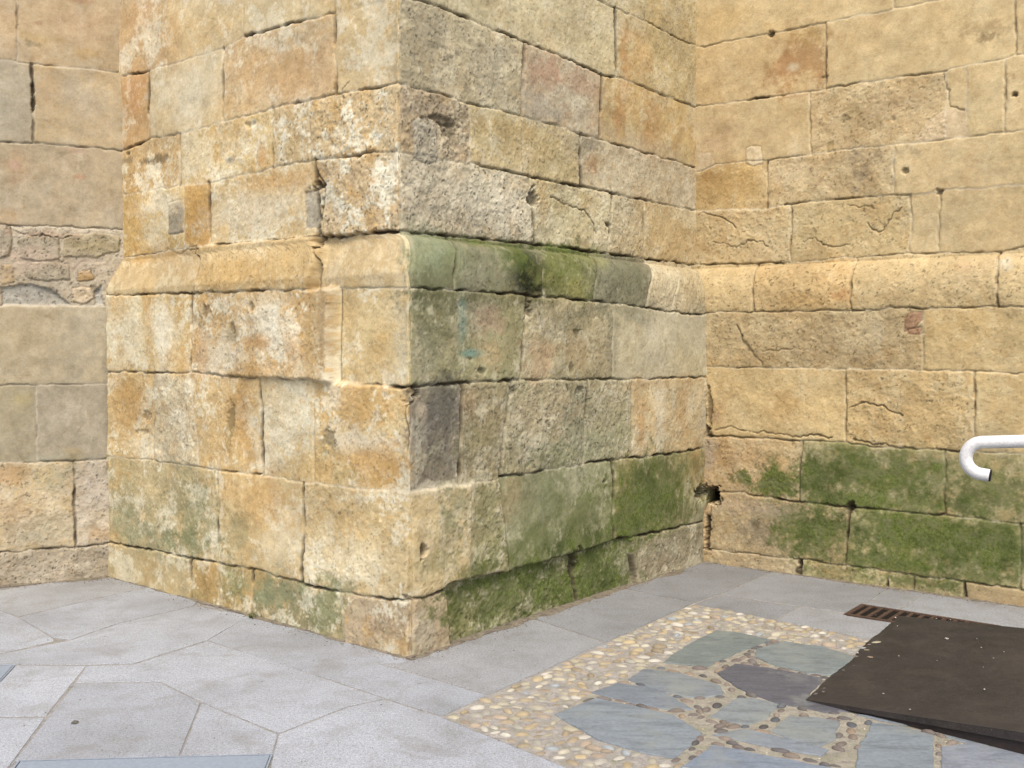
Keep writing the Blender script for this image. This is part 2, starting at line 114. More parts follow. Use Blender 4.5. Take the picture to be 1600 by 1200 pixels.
[[[3.109,2.19],[2.825,2.07],[2.891,1.956],[2.84,1.839]],0.004,0.003]],"dent":[[3.041,0.521,0.098,0.057,0.08],[0.095,0.536,0.028,0.037,0.05],[0.023,1.37,0.042,0.033,0.05],[0.02,0.492,0.065,0.148,0.0],[-0.646,2.501,0.065,0.029,0.035],[-3.96,3.455,0.0101,0.0049,0],[-2.626,2.911,0.032,0.0173,0.02],[1.482,0.252,0.041,0.08,0.05],[-1.751,1.807,0.053,0.039,0.014],[-1.478,1.718,0.032,0.034,0.01],[-1.278,1.827,0.03,0.026,0.012],[0.97,1.798,0.03,0.03,0.018],[1.453,1.685,0.034,0.039,0.012],[1.401,1.461,0.027,0.031,0.015],[0.819,1.343,0.035,0.025,0.02],[1.476,1.329,0.041,0.024,0.015],[1.156,1.149,0.025,0.038,0.012],[0.463,1.535,0.021,0.0138,0.01],[0.553,1.464,0.038,0.0175,0.015],[-1.25,2.924,0.056,0.023,0.01],[-2.427,1.351,0.0076,0.0042,0],[-0.616,1.097,0.053,0.049,0.012],[-2.447,1.139,0.046,0.038,0.012],[-2.496,1.031,0.077,0.021,0.008],[-1.518,1.161,0.038,0.085,0.01],[0.323,2.823,0.129,0.028,0.018],[0.374,2.779,0.073,0.042,0.014],[1.131,2.498,0.051,0.054,0.03],[-0.023,1.344,0.028,0.033,0.02],[-0.036,0.308,0.028,0.0199,0.02],[1.941,2.41,0.03,0.017,0.03],[0.293,3.465,0.005,0.004,0],[-2.77,3.432,0.033,0.03,0.02],[0.741,2.711,0.0057,0.004,0],[1.747,0.737,0.029,0.0124,0.02],[0.148,3.358,0.0045,0.004,0]],"stain":[[-0.627,1.673,0.047,0.244,[0.434,0.296,0.144],0.8,0.3],[-1.301,2.056,0.472,0.086,[0.584,0.381,0.138],0.5,0.8],[-2.555,2.45,0.174,0.238,[0.624,0.361,0.078],0.7,0.9],[-2.324,2.22,0.336,0.061,[0.578,0.323,0.076],0.7,0.8],[-2.514,2.511,0.458,0.086,[0.658,0.402,0.117],0.4,0.9],[-2.241,2.523,0.237,0.067,[0.871,0.76,0.552],0.8,0.7],[-2.321,2.347,0.137,0.127,[0.871,0.76,0.552],0.6,0.9],[-1.841,2.436,0.139,0.194,[0.571,0.305,0.069],0.55,0.8],[-1.029,2.557,0.344,0.067,[0.658,0.361,0.093],0.65,0.9],[-1.493,2.934,0.347,0.175,[0.694,0.412,0.102],0.45,1],[-1.869,2.822,0.173,0.161,[0.871,0.745,0.503],0.6,0.8],[-1.213,2.405,0.415,0.114,[0.839,0.731,0.539],0.6,0.8],[-2.536,3.287,0.142,0.192,[0.631,0.305,0.102],0.5,0.6],[-1.862,3.224,0.274,0.16,[0.863,0.738,0.515],0.5,0.8],[-1.023,3.13,0.452,0.166,[0.731,0.473,0.223],0.4,0.9],[-2.072,3.543,0.116,0.163,[0.624,0.351,0.112],0.5,0.7],[-2.524,3.818,0.195,0.106,[0.658,0.392,0.181],0.5,0.8],[-0.735,3.155,0.27,0.143,[0.672,0.392,0.156],0.35,0.9],[-2.418,1.77,0.076,0.252,[0.624,0.356,0.089],0.55,0.6],[-2.615,1.688,0.156,0.192,[0.896,0.807,0.604],0.6,0.7],[-2.233,1.665,0.102,0.247,[0.913,0.823,0.631],0.8,0.7],[-2.019,1.502,0.154,0.113,[0.658,0.381,0.102],0.7,0.8],[-2.772,1.862,0.145,0.086,[0.672,0.402,0.117],0.6,0.7],[-1.61,1.526,0.255,0.097,[0.896,0.807,0.631],0.7,0.8],[-1.082,1.713,0.283,0.183,[0.905,0.823,0.644],0.7,1.0],[-1.232,1.622,0.119,0.052,[0.624,0.323,0.084],0.8,0.6],[-1.809,1.563,0.081,0.158,[0.631,0.342,0.107],0.6,0.8],[-0.856,1.532,0.137,0.107,[0.644,0.347,0.093],0.5,0.8],[-1.174,1.455,0.176,0.044,[0.631,0.337,0.08],0.7,0.8],[-1.772,1.8,0.107,0.063,[0.314,0.235,0.112],0.55,0.9],[-1.473,1.68,0.044,0.046,[0.314,0.235,0.112],0.6,0.8],[-0.691,1.674,0.074,0.211,[0.479,0.323,0.138],0.55,0.5],[-0.745,1.639,0.054,0.177,[0.584,0.381,0.138],0.5,0.6],[-1.022,1.894,0.439,0.043,[0.665,0.407,0.133],0.4,0.9],[-0.481,1.809,0.071,0.274,[0.731,0.473,0.156],0.4,0.8],[-0.234,1.604,0.142,0.133,[0.708,0.456,0.156],0.4,0.9],[-0.068,1.604,0.055,0.229,[0.839,0.716,0.479],0.5,0.9],[-2.665,1.237,0.197,0.151,[0.651,0.376,0.107],0.7,0.8],[-2.133,1.153,0.213,0.247,[0.479,0.381,0.25],0.5,1.1],[-1.454,1.221,0.125,0.23,[0.591,0.323,0.084],0.7,1],[-1.331,0.999,0.152,0.114,[0.617,0.351,0.093],0.6,0.9],[-1.03,1.238,0.226,0.22,[0.871,0.776,0.565],0.5,1],[-1.091,0.977,0.173,0.111,[0.807,0.716,0.527],0.5,1],[-0.536,1.327,0.203,0.069,[0.578,0.392,0.202],0.4,0.8],[-0.333,1.266,0.17,0.102,[0.694,0.407,0.122],0.4,1],[-0.384,1.094,0.291,0.068,[0.888,0.791,0.604],0.75,0.9],[-0.261,0.966,0.237,0.118,[0.644,0.361,0.093],0.75,1],[-0.643,1.043,0.074,0.088,[0.209,0.195,0.08],0.5,1],[-0.487,0.915,0.102,0.042,[0.44,0.323,0.107],0.5,1],[-2.475,0.926,0.228,0.064,[0.839,0.745,0.552],0.5,1],[-1.519,1.141,0.051,0.116,[0.275,0.231,0.098],0.5,0.9],[-1.214,0.669,0.293,0.151,[0.672,0.381,0.107],0.6,1],[-1.432,0.493,0.156,0.116,[0.323,0.296,0.138],0.5,1],[-1.097,0.457,0.174,0.112,[0.823,0.687,0.445],0.6,1],[-0.387,0.648,0.338,0.206,[0.731,0.497,0.191],0.5,1.1],[-0.49,0.463,0.299,0.14,[0.807,0.687,0.456],0.6,1.1],[-2.683,0.478,0.199,0.175,[0.397,0.381,0.216],0.5,1],[-2.449,0.354,0.374,0.128,[0.351,0.351,0.202],0.6,1],[-1.93,0.557,0.239,0.203,[0.254,0.262,0.112],0.55,1],[-2.004,0.345,0.277,0.082,[0.254,0.262,0.112],0.6,1],[-2.365,0.68,0.296,0.106,[0.665,0.515,0.262],0.5,1],[-1.533,0.169,0.159,0.086,[0.262,0.296,0.117],0.55,1],[-1.764,0.175,0.134,0.12,[0.611,0.361,0.107],0.6,0.8],[-1.041,0.168,0.228,0.093,[0.287,0.323,0.168],0.7,1],[-0.65,0.193,0.158,0.078,[0.254,0.262,0.112],0.75,1],[-0.704,0.095,0.16,0.054,[0.254,0.262,0.112],0.6,1],[-0.543,0.298,0.154,0.035,"moss",0.4,0.8],[-0.241,0.14,0.144,0.068,[0.479,0.323,0.181],0.5,0.9],[-0.39,0.183,0.07,0.028,[0.716,0.584,0.371],0.6,0.9],[-1.283,-0.0036,0.073,0.023,"moss",1.0,0.72],[-0.622,0.329,0.105,0.028,[0.254,0.262,0.112],0.6,1],[-1.588,2.154,0.493,0.042,[0.716,0.558,0.314],0.5,0.8],[-1.584,2.049,0.38,0.1,[0.611,0.381,0.122],0.5,0.8],[-1.073,1.969,0.281,0.044,[0.552,0.342,0.107],0.45,0.9],[-2.627,2.868,0.097,0.022,[0.114,0.084,0.051],0.5,1.0],[-2.272,2.836,0.209,0.021,[0.102,0.076,0.042],0.65,1.2],[-1.463,2.736,0.052,0.023,[0.376,0.323,0.246],0.9,0.3],[-1.16,2.739,0.03,0.083,[0.624,0.314,0.089],0.6,0.6],[0.199,3.242,0.201,0.237,[0.434,0.361,0.238],0.5,1],[0.696,3.212,0.291,0.145,[0.386,0.328,0.223],0.5,1.1],[1.236,3.288,0.164,0.097,[0.456,0.246,0.15],0.5,1],[1.57,3.297,0.288,0.081,[0.485,0.271,0.162],0.45,1],[1.236,3.055,0.198,0.078,[0.462,0.434,0.351],0.6,1],[2.124,3.601,0.064,0.193,[0.578,0.292,0.08],0.7,0.7],[2.326,3.602,0.117,0.219,[0.624,0.351,0.112],0.5,0.8],[2.073,3.162,0.063,0.171,[0.546,0.266,0.08],0.6,0.7],[2.457,3.14,0.103,0.223,[0.571,0.314,0.107],0.6,0.8],[2.71,3.868,0.182,0.091,[0.479,0.371,0.188],0.5,0.9],[0.374,2.884,0.267,0.052,[0.333,0.254,0.162],0.6,1.1],[0.374,2.762,0.104,0.049,[0.266,0.212,0.117],0.6,1.1],[0.927,2.869,0.31,0.056,[0.591,0.407,0.156],0.5,1],[1.714,2.914,0.147,0.05,[0.275,0.246,0.175],0.6,1],[1.752,2.796,0.073,0.066,[0.584,0.323,0.138],0.6,0.8],[0.811,2.425,0.301,0.13,[0.768,0.687,0.527],0.6,1.1],[0.222,2.362,0.23,0.137,[0.451,0.371,0.254],0.6,1.1],[1.239,2.471,0.052,0.117,[0.558,0.342,0.119],0.5,0.8],[1.576,2.385,0.29,0.122,[0.716,0.631,0.392],0.5,1],[2.776,2.357,0.234,0.14,[0.604,0.402,0.156],0.4,1],[1.437,2.612,0.138,0.04,[0.258,0.205,0.112],0.5,1],[2.333,2.987,0.713,0.088,[0.591,0.497,0.361],0.4,0.9],[0.207,2.074,0.204,0.17,[0.275,0.323,0.175],0.6,0.7],[0.317,1.994,0.071,0.153,[0.159,0.195,0.042],0.6,0.6],[0.602,1.993,0.403,0.142,[0.271,0.262,0.162],0.5,1],[0.973,2.032,0.161,0.205,[0.0116,0.0176,0.003],1.2,0.4],[0.831,2.119,0.185,0.078,[0.114,0.156,0.025],0.7,0.8],[1.047,1.972,0.099,0.12,[0.0091,0.0116,0.0024],1.2,0.5],[1.335,2.074,0.315,0.159,[0.147,0.162,0.034],0.75,0.9],[1.442,1.96,0.172,0.079,[0.351,0.314,0.08],0.5,0.9],[1.371,2.214,0.421,0.024,"moss",1.0,0.48],[0.753,2.19,0.486,0.028,"moss",0.69,0.64],[1.892,2.065,0.319,0.169,[0.184,0.181,0.107],0.6,0.9],[1.683,2.188,0.146,0.064,[0.296,0.296,0.093],0.6,0.9],[0.188,1.804,0.173,0.199,[0.195,0.195,0.089],0.75,0.9],[0.286,1.604,0.23,0.203,[0.262,0.238,0.112],0.6,1],[0.093,1.538,0.076,0.148,[0.565,0.497,0.323],0.6,1.1],[0.489,1.847,0.329,0.087,[0.212,0.195,0.107],0.65,1],[0.79,1.677,0.116,0.254,[0.3,0.254,0.102],0.5,0.9],[0.14,1.736,0.067,0.198,[0.156,0.159,0.069],0.5,1.1],[0.623,1.746,0.122,0.078,[0.527,0.366,0.231],0.7,0.9],[0.396,1.742,0.041,0.144,[0.212,0.376,0.305],0.55,0.4],[0.479,1.563,0.117,0.024,[0.159,0.376,0.323],0.7,0.4],[0.623,1.569,0.111,0.071,[0.604,0.407,0.195],0.5,0.9],[1.307,1.761,0.269,0.116,[0.275,0.238,0.138],0.5,1.1],[1.44,1.567,0.207,0.099,[0.584,0.402,0.195],0.5,1],[1.056,1.549,0.124,0.113,[0.624,0.392,0.216],0.5,1],[1.716,1.85,0.146,0.081,[0.266,0.254,0.15],0.5,1],[1.827,1.648,0.059,0.247,[0.275,0.254,0.162],0.5,0.9],[2.092,1.819,0.2,0.064,[0.275,0.262,0.162],0.6,1],[0.994,1.884,0.445,0.03,[0.296,0.254,0.107],0.6,0.9],[0.286,1.874,0.31,0.027,[0.133,0.13,0.05],0.6,0.9],[0.211,1.27,0.19,0.151,[0.114,0.105,0.093],0.75,0.6],[0.235,1.032,0.16,0.118,[0.202,0.168,0.127],0.6,0.8],[0.092,1.275,0.043,0.072,[0.597,0.479,0.333],0.7,0.8],[0.463,1.327,0.074,0.104,[0.462,0.314,0.156],0.5,0.9],[0.542,1.078,0.164,0.106,[0.275,0.238,0.112],0.5,1],[1.057,1.23,0.188,0.113,[0.527,0.418,0.254],0.6,1.1],[1.443,1.054,0.137,0.238,[0.275,0.271,0.181],0.6,1],[1.246,0.912,0.335,0.077,[0.275,0.279,0.138],0.6,1],[1.796,0.989,0.305,0.103,[0.376,0.376,0.227],0.6,1.1],[2.179,1.091,0.065,0.216,[0.584,0.342,0.122],0.6,0.7],[2.425,1.166,0.086,0.266,[0.871,0.791,0.617],0.5,0.8],[2.732,1.151,0.091,0.229,[0.631,0.402,0.168],0.5,0.8],[2.339,1.345,0.527,0.035,[0.578,0.392,0.188],0.5,0.8],[0.235,0.864,0.254,0.027,[0.687,0.597,0.434],0.5,0.9],[0.284,0.654,0.07,0.137,[0.323,0.296,0.138],0.5,1],[0.597,0.612,0.139,0.214,[0.333,0.305,0.138],0.6,1],[0.489,0.379,0.218,0.05,[0.159,0.175,0.04],0.7,0.9],[0.234,0.456,0.151,0.068,[0.275,0.262,0.098],0.5,1],[0.335,0.75,0.092,0.138,[0.254,0.254,0.117],0.5,1.1],[0.821,0.728,0.105,0.147,[0.552,0.392,0.188],0.6,0.9],[1.184,0.648,0.4,0.193,[0.231,0.246,0.114],0.55,0.9],[1.185,0.416,0.543,0.136,"moss",0.45,0.9],[1.585,0.519,0.29,0.223,"moss",0.45,0.9],[1.448,0.377,0.429,0.08,"moss",0.8,0.56],[0.999,0.331,0.251,0.053,"moss",0.57,0.64],[1.987,0.679,0.141,0.255,[0.351,0.271,0.093],0.5,0.7],[2.266,0.562,0.43,0.264,"moss",0.98,0.64],[2.518,0.623,0.195,0.226,[0.069,0.084,0.0194],0.6,0.6],[2.067,0.414,0.242,0.129,"moss",1.0,0.48],[0.822,0.175,0.56,0.148,"moss",0.69,0.96],[0.489,0.132,0.163,0.142,[0.309,0.262,0.078],0.55,1],[1.186,0.145,0.297,0.155,"moss",0.8,0.8],[0.822,-0.047,0.495,0.03,[0.434,0.292,0.195],0.5,0.9],[0.764,0.278,0.486,0.037,"moss",1.0,0.72],[1.658,0.182,0.296,0.185,"moss",0.98,0.8],[1.731,0.045,0.38,0.058,"moss",0.92,0.64],[1.483,0.211,0.069,0.121,[0.0137,0.023,0.0052],0.6,0.5],[2.971,0.67,0.116,0.189,[0.584,0.323,0.122],0.3,0.9],[2.921,0.815,0.134,0.037,[0.624,0.381,0.15],0.5,0.9],[2.439,0.095,0.264,0.045,[0.323,0.254,0.15],0.5,1],[2.59,1.742,0.459,0.135,[0.687,0.624,0.468],0.4,0.9]]},"right":{"lines":[[[-0.491,4.798,0.4],[2.058,4.686,0.4]],
[[-0.484,3.85,0.3],[-0.173,3.849,0.5],[0.377,3.845,0.6],[0.822,3.847,0.3],[1.291,3.847,0.5],[1.535,3.849,0.3],[2.073,3.85,0.3],[2.422,3.848,0.3]],
[[-0.481,3.4,0.4],[-0.169,3.405,0.5],[0.233,3.395,0.9],[0.406,3.393,0.5],[0.7,3.391,0.6],[0.828,3.394,0.7],[1.297,3.395,0.8],[1.622,3.39,0.2],[1.86,3.404,0.5],[2.019,3.413,0.5],[2.43,3.427,0.5]],
[[-0.477,2.919,0.3],[-0.165,2.912,0.3],[-0.0073,2.958,0.2],[0.238,2.955,0.2],[0.411,2.945,0.5],[0.691,2.951,0.1],[0.847,2.96,0.25],[1.304,2.95,0.4],[1.617,2.942,0.4],[1.98,2.947,0.3],[2.439,2.954,0.3]],
[[-0.475,2.643,0.1],[-0.163,2.628,0.15],[0.405,2.597,0.1],[0.535,2.614,0.9],[0.928,2.621,0.9],[1.104,2.624,0.5],[1.413,2.609,0.1],[1.583,2.615,0.15],[2.096,2.612,0.3],[2.446,2.614,0.3]],
[[-0.472,2.243,0.6],[-0.122,2.217,0.8],[0.588,2.202,0.3],[1.053,2.214,0.5],[1.427,2.22,0.7],[1.978,2.203,0.5],[2.103,2.224,0.5],[2.453,2.234,0.5]],
[[-0.392,1.842,0.6],[-0.122,1.852,0.6],[0.376,1.851,0.6],[1.075,1.847,0.8],[1.564,1.853,0.6],[2.135,1.849,0.5],[2.48,1.845,0.5]],
[[-0.389,1.457,0.3],[-0.044,1.452,0.4],[0.777,1.45,0.25],[1.037,1.453,0.3],[1.542,1.452,0.5],[1.857,1.445,0.6],[2.143,1.449,0.5],[2.488,1.451,0.5]],
[[-0.385,0.954,0.6],[-0.0086,0.945,0.9],[0.469,0.943,0.8],[0.724,0.948,0.5],[1.056,0.954,0.5],[1.203,0.937,0.7],[1.712,0.939,0.8],[1.857,0.944,0.3],[2.152,0.947,0.4],[2.497,0.942,0.4]],
[[-0.382,0.547,0.5],[-0.11,0.526,0.5],[0.291,0.542,0.7],[0.39,0.528,0.9],[0.715,0.512,0.9],[1.093,0.517,1],[1.382,0.515,0.8],[1.691,0.521,0.4],[2.159,0.513,0.4],[2.506,0.515,0.4]],
[[-0.379,0.109,0.7],[-0.0167,0.103,0.6],[0.64,0.105,0.7],[1.068,0.116,0.5],[1.388,0.107,0.7],[1.83,0.105,0.7],[2.167,0.105,0.6],[2.514,0.106,0.6]]],"rows":[[[[0.856,6.0,0.856,4.739,0.4]],
[[[0.738,0.533,0.258],[0.768,0.578,0.296],0.5,0.12,0,0],
[[0.738,0.533,0.258],[0.768,0.578,0.296],0.5,0.12,0,0]]],
[[[1.27,4.721,1.282,3.847,0.5]],
[[[0.738,0.533,0.258],[0.768,0.578,0.296],0.5,0.12,0,0],
[[0.738,0.533,0.258],[0.768,0.578,0.296],0.5,0.12,0,0]]],
[[[0.822,3.847,0.828,3.394,0.8],[2.023,3.85,2.034,3.413,0.7]],
[[[0.665,0.468,0.216],[0.708,0.503,0.246],0.5,0.2,0,0],
[[0.738,0.533,0.258],[0.768,0.578,0.296],0.5,0.12,0,0],
[[0.738,0.533,0.258],[0.768,0.578,0.296],0.5,0.12,0,0]]],
[[[0.714,3.391,0.724,2.953,0.5],[1.622,3.39,1.629,2.942,0.15],[1.746,3.397,1.761,2.944,0.1],[1.976,3.41,1.98,2.947,0.5]],
[[[0.708,0.521,0.271],[0.694,0.509,0.25],0.5,0.2,0,0],
[[0.716,0.527,0.279],[0.631,0.456,0.231],0.6,0.7,0,0],
[[0.738,0.533,0.258],[0.768,0.578,0.296],0.5,0.12,0,0],
[[0.738,0.533,0.258],[0.768,0.578,0.296],0.5,0.12,0,0],
[[0.708,0.521,0.271],[0.694,0.509,0.25],0.5,0.2,0,0]]],
[[[0.406,2.946,0.41,2.598,0.6],[1.3,2.95,1.305,2.614,0.25]],
[[[0.694,0.479,0.191],[0.672,0.44,0.168],0.7,0.5,0,0],
[[0.716,0.527,0.279],[0.631,0.456,0.231],0.6,0.7,0,0],
[[0.708,0.521,0.271],[0.694,0.509,0.25],0.5,0.2,0,0]]],
[[[0.588,2.615,0.592,2.202,0.7],[1.413,2.609,1.423,2.22,0.35],[1.598,2.615,1.593,2.215,0.7]],
[[[0.672,0.491,0.238],[0.716,0.539,0.296],0.5,0.8,0,0],
[[0.694,0.509,0.238],[0.694,0.521,0.262],0.5,0.7,0,0],
[[0.708,0.521,0.271],[0.694,0.509,0.25],0.5,0.2,0,0],
[[0.708,0.521,0.271],[0.694,0.509,0.25],0.5,0.2,0,0]]],
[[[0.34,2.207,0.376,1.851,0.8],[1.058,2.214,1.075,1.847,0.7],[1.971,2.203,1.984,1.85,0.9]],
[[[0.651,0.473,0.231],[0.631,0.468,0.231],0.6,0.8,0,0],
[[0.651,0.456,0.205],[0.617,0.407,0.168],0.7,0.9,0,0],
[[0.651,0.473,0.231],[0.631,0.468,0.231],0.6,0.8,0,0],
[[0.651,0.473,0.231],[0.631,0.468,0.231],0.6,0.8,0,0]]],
[[[1.54,1.853,1.546,1.452,0.4]],
[[[0.584,0.434,0.223],[0.521,0.376,0.188],0.6,0.8,0,0],
[[0.694,0.497,0.223],[0.701,0.509,0.238],0.6,0.45,0,0]]],
[[[-0.008,1.452,0.0019,0.945,1],[1.041,1.453,1.048,0.954,0.6],[1.857,1.445,1.869,0.944,0.7]],
[[[0.694,0.497,0.223],[0.701,0.509,0.238],0.6,0.45,0,0],
[[0.694,0.497,0.223],[0.701,0.509,0.238],0.6,0.45,0,0],
[[0.687,0.485,0.216],[0.651,0.451,0.195],0.4,0.8,0,0],
[[0.694,0.497,0.223],[0.701,0.509,0.238],0.6,0.45,0,0]]],
[[[0.747,0.949,0.72,0.512,0.8],[1.692,0.939,1.699,0.521,0.6]],
[[[0.597,0.423,0.223],[0.644,0.434,0.202],0.8,0.8,0,0],
[[0.309,0.296,0.138],[0.216,0.223,0.076],0.8,0.4,0,0],
[[0.462,0.392,0.188],[0.376,0.333,0.138],0.7,0.4,0,0]]],
[[[0.063,0.533,0.02,0.103,1],[1.084,0.517,1.059,0.116,1],[2.142,0.513,2.145,0.105,0.9]],
[[[0.597,0.423,0.223],[0.644,0.434,0.202],0.8,0.8,0,0],
[[0.552,0.407,0.223],[0.451,0.333,0.175],0.7,0.6,0,0],
[[0.392,0.356,0.15],[0.159,0.181,0.05],0.8,0.35,0,0],
[[0.392,0.356,0.15],[0.159,0.181,0.05],0.8,0.35,0,0]]],
[[[0.743,0.108,0.745,-0.06,0.8],[1.35,0.108,1.348,-0.06,0.8],[1.502,0.106,1.504,-0.06,0.7],[1.826,0.105,1.828,-0.06,1]],
[[[0.597,0.456,0.262],[0.509,0.381,0.216],0.5,0.7,0,0],
[[0.462,0.392,0.188],[0.366,0.333,0.133],0.8,0.8,0,0],
[[0.462,0.392,0.188],[0.366,0.333,0.133],0.8,0.8,0,0],
[[0.462,0.392,0.188],[0.366,0.333,0.133],0.8,0.8,0,0],
[[0.558,0.402,0.216],[0.521,0.371,0.195],0.4,0.3,0,0]]]],"patch":[[[[0.242,3.052],[0.291,3.064],[0.361,3.047],[0.367,2.922],[0.293,2.912],[0.238,2.936]],
[[0.76,0.597,0.381],[0.716,0.539,0.314],0.3,0.4,0,0],0.003,0.3],
[[[-0.161,3.065],[-0.0186,3.053],[-0.0122,2.934],[-0.154,2.93]],
[[0.76,0.597,0.381],[0.716,0.539,0.314],0.3,0.4,0,0],0.0,0.05],
[[[0.842,3.022],[0.878,3.027],[0.888,2.955],[0.843,2.951]],
[[0.565,0.397,0.178],[0.509,0.356,0.15],0.3,0.4,0,0],-0.004,0.3],
[[[1.428,1.798],[1.472,1.826],[1.532,1.837],[1.537,1.783],[1.494,1.726],[1.426,1.702]],
[[0.521,0.305,0.168],[0.445,0.246,0.136],0.5,0.4,0,0],0.0,0.35],
[[[1.446,1.718],[1.534,1.73],[1.539,1.68],[1.458,1.681]],
[[0.521,0.305,0.168],[0.445,0.246,0.136],0.5,0.4,0,0],0.0,0.35],
[[[1.626,3.143],[1.743,3.135],[1.754,2.938],[1.416,2.946],[1.515,3.075]],
[[0.716,0.539,0.323],[0.687,0.503,0.287],0.4,0.2,0,0],0.0,0.08]],"crack":[[[[-0.104,2.614],[-0.03,2.584],[0.064,2.554],[0.116,2.498],[0.167,2.466]],0.007,0.01],
[[[-0.038,2.375],[0.066,2.379],[0.169,2.335],[0.269,2.38],[0.358,2.352],[0.408,2.312]],0.006,0.008],
[[[0.995,2.585],[1.062,2.562],[1.14,2.56],[1.179,2.527]],0.007,0.01],
[[[1.129,2.436],[1.159,2.39],[1.224,2.382],[1.269,2.447],[1.319,2.499],[1.369,2.524]],0.007,0.012],
[[[0.68,2.364],[0.773,2.358],[0.842,2.314],[0.932,2.295],[1.021,2.299]],0.006,0.008],
[[[0.239,1.748],[0.299,1.664],[0.35,1.572],[0.429,1.463]],0.01,0.01],
[[[0.438,1.563],[0.557,1.573],[0.697,1.596],[0.776,1.587]],0.006,0.007],
[[[1.084,1.199],[1.17,1.215],[1.297,1.211],[1.38,1.171],[1.422,1.148]],0.008,0.012],
[[[0.069,0.987],[0.196,1.003],[0.395,0.985],[0.635,0.988],[0.955,0.983]],0.008,0.01],
[[[1.108,0.992],[1.173,0.965],[1.383,0.948],[1.506,0.942]],0.008,0.01],
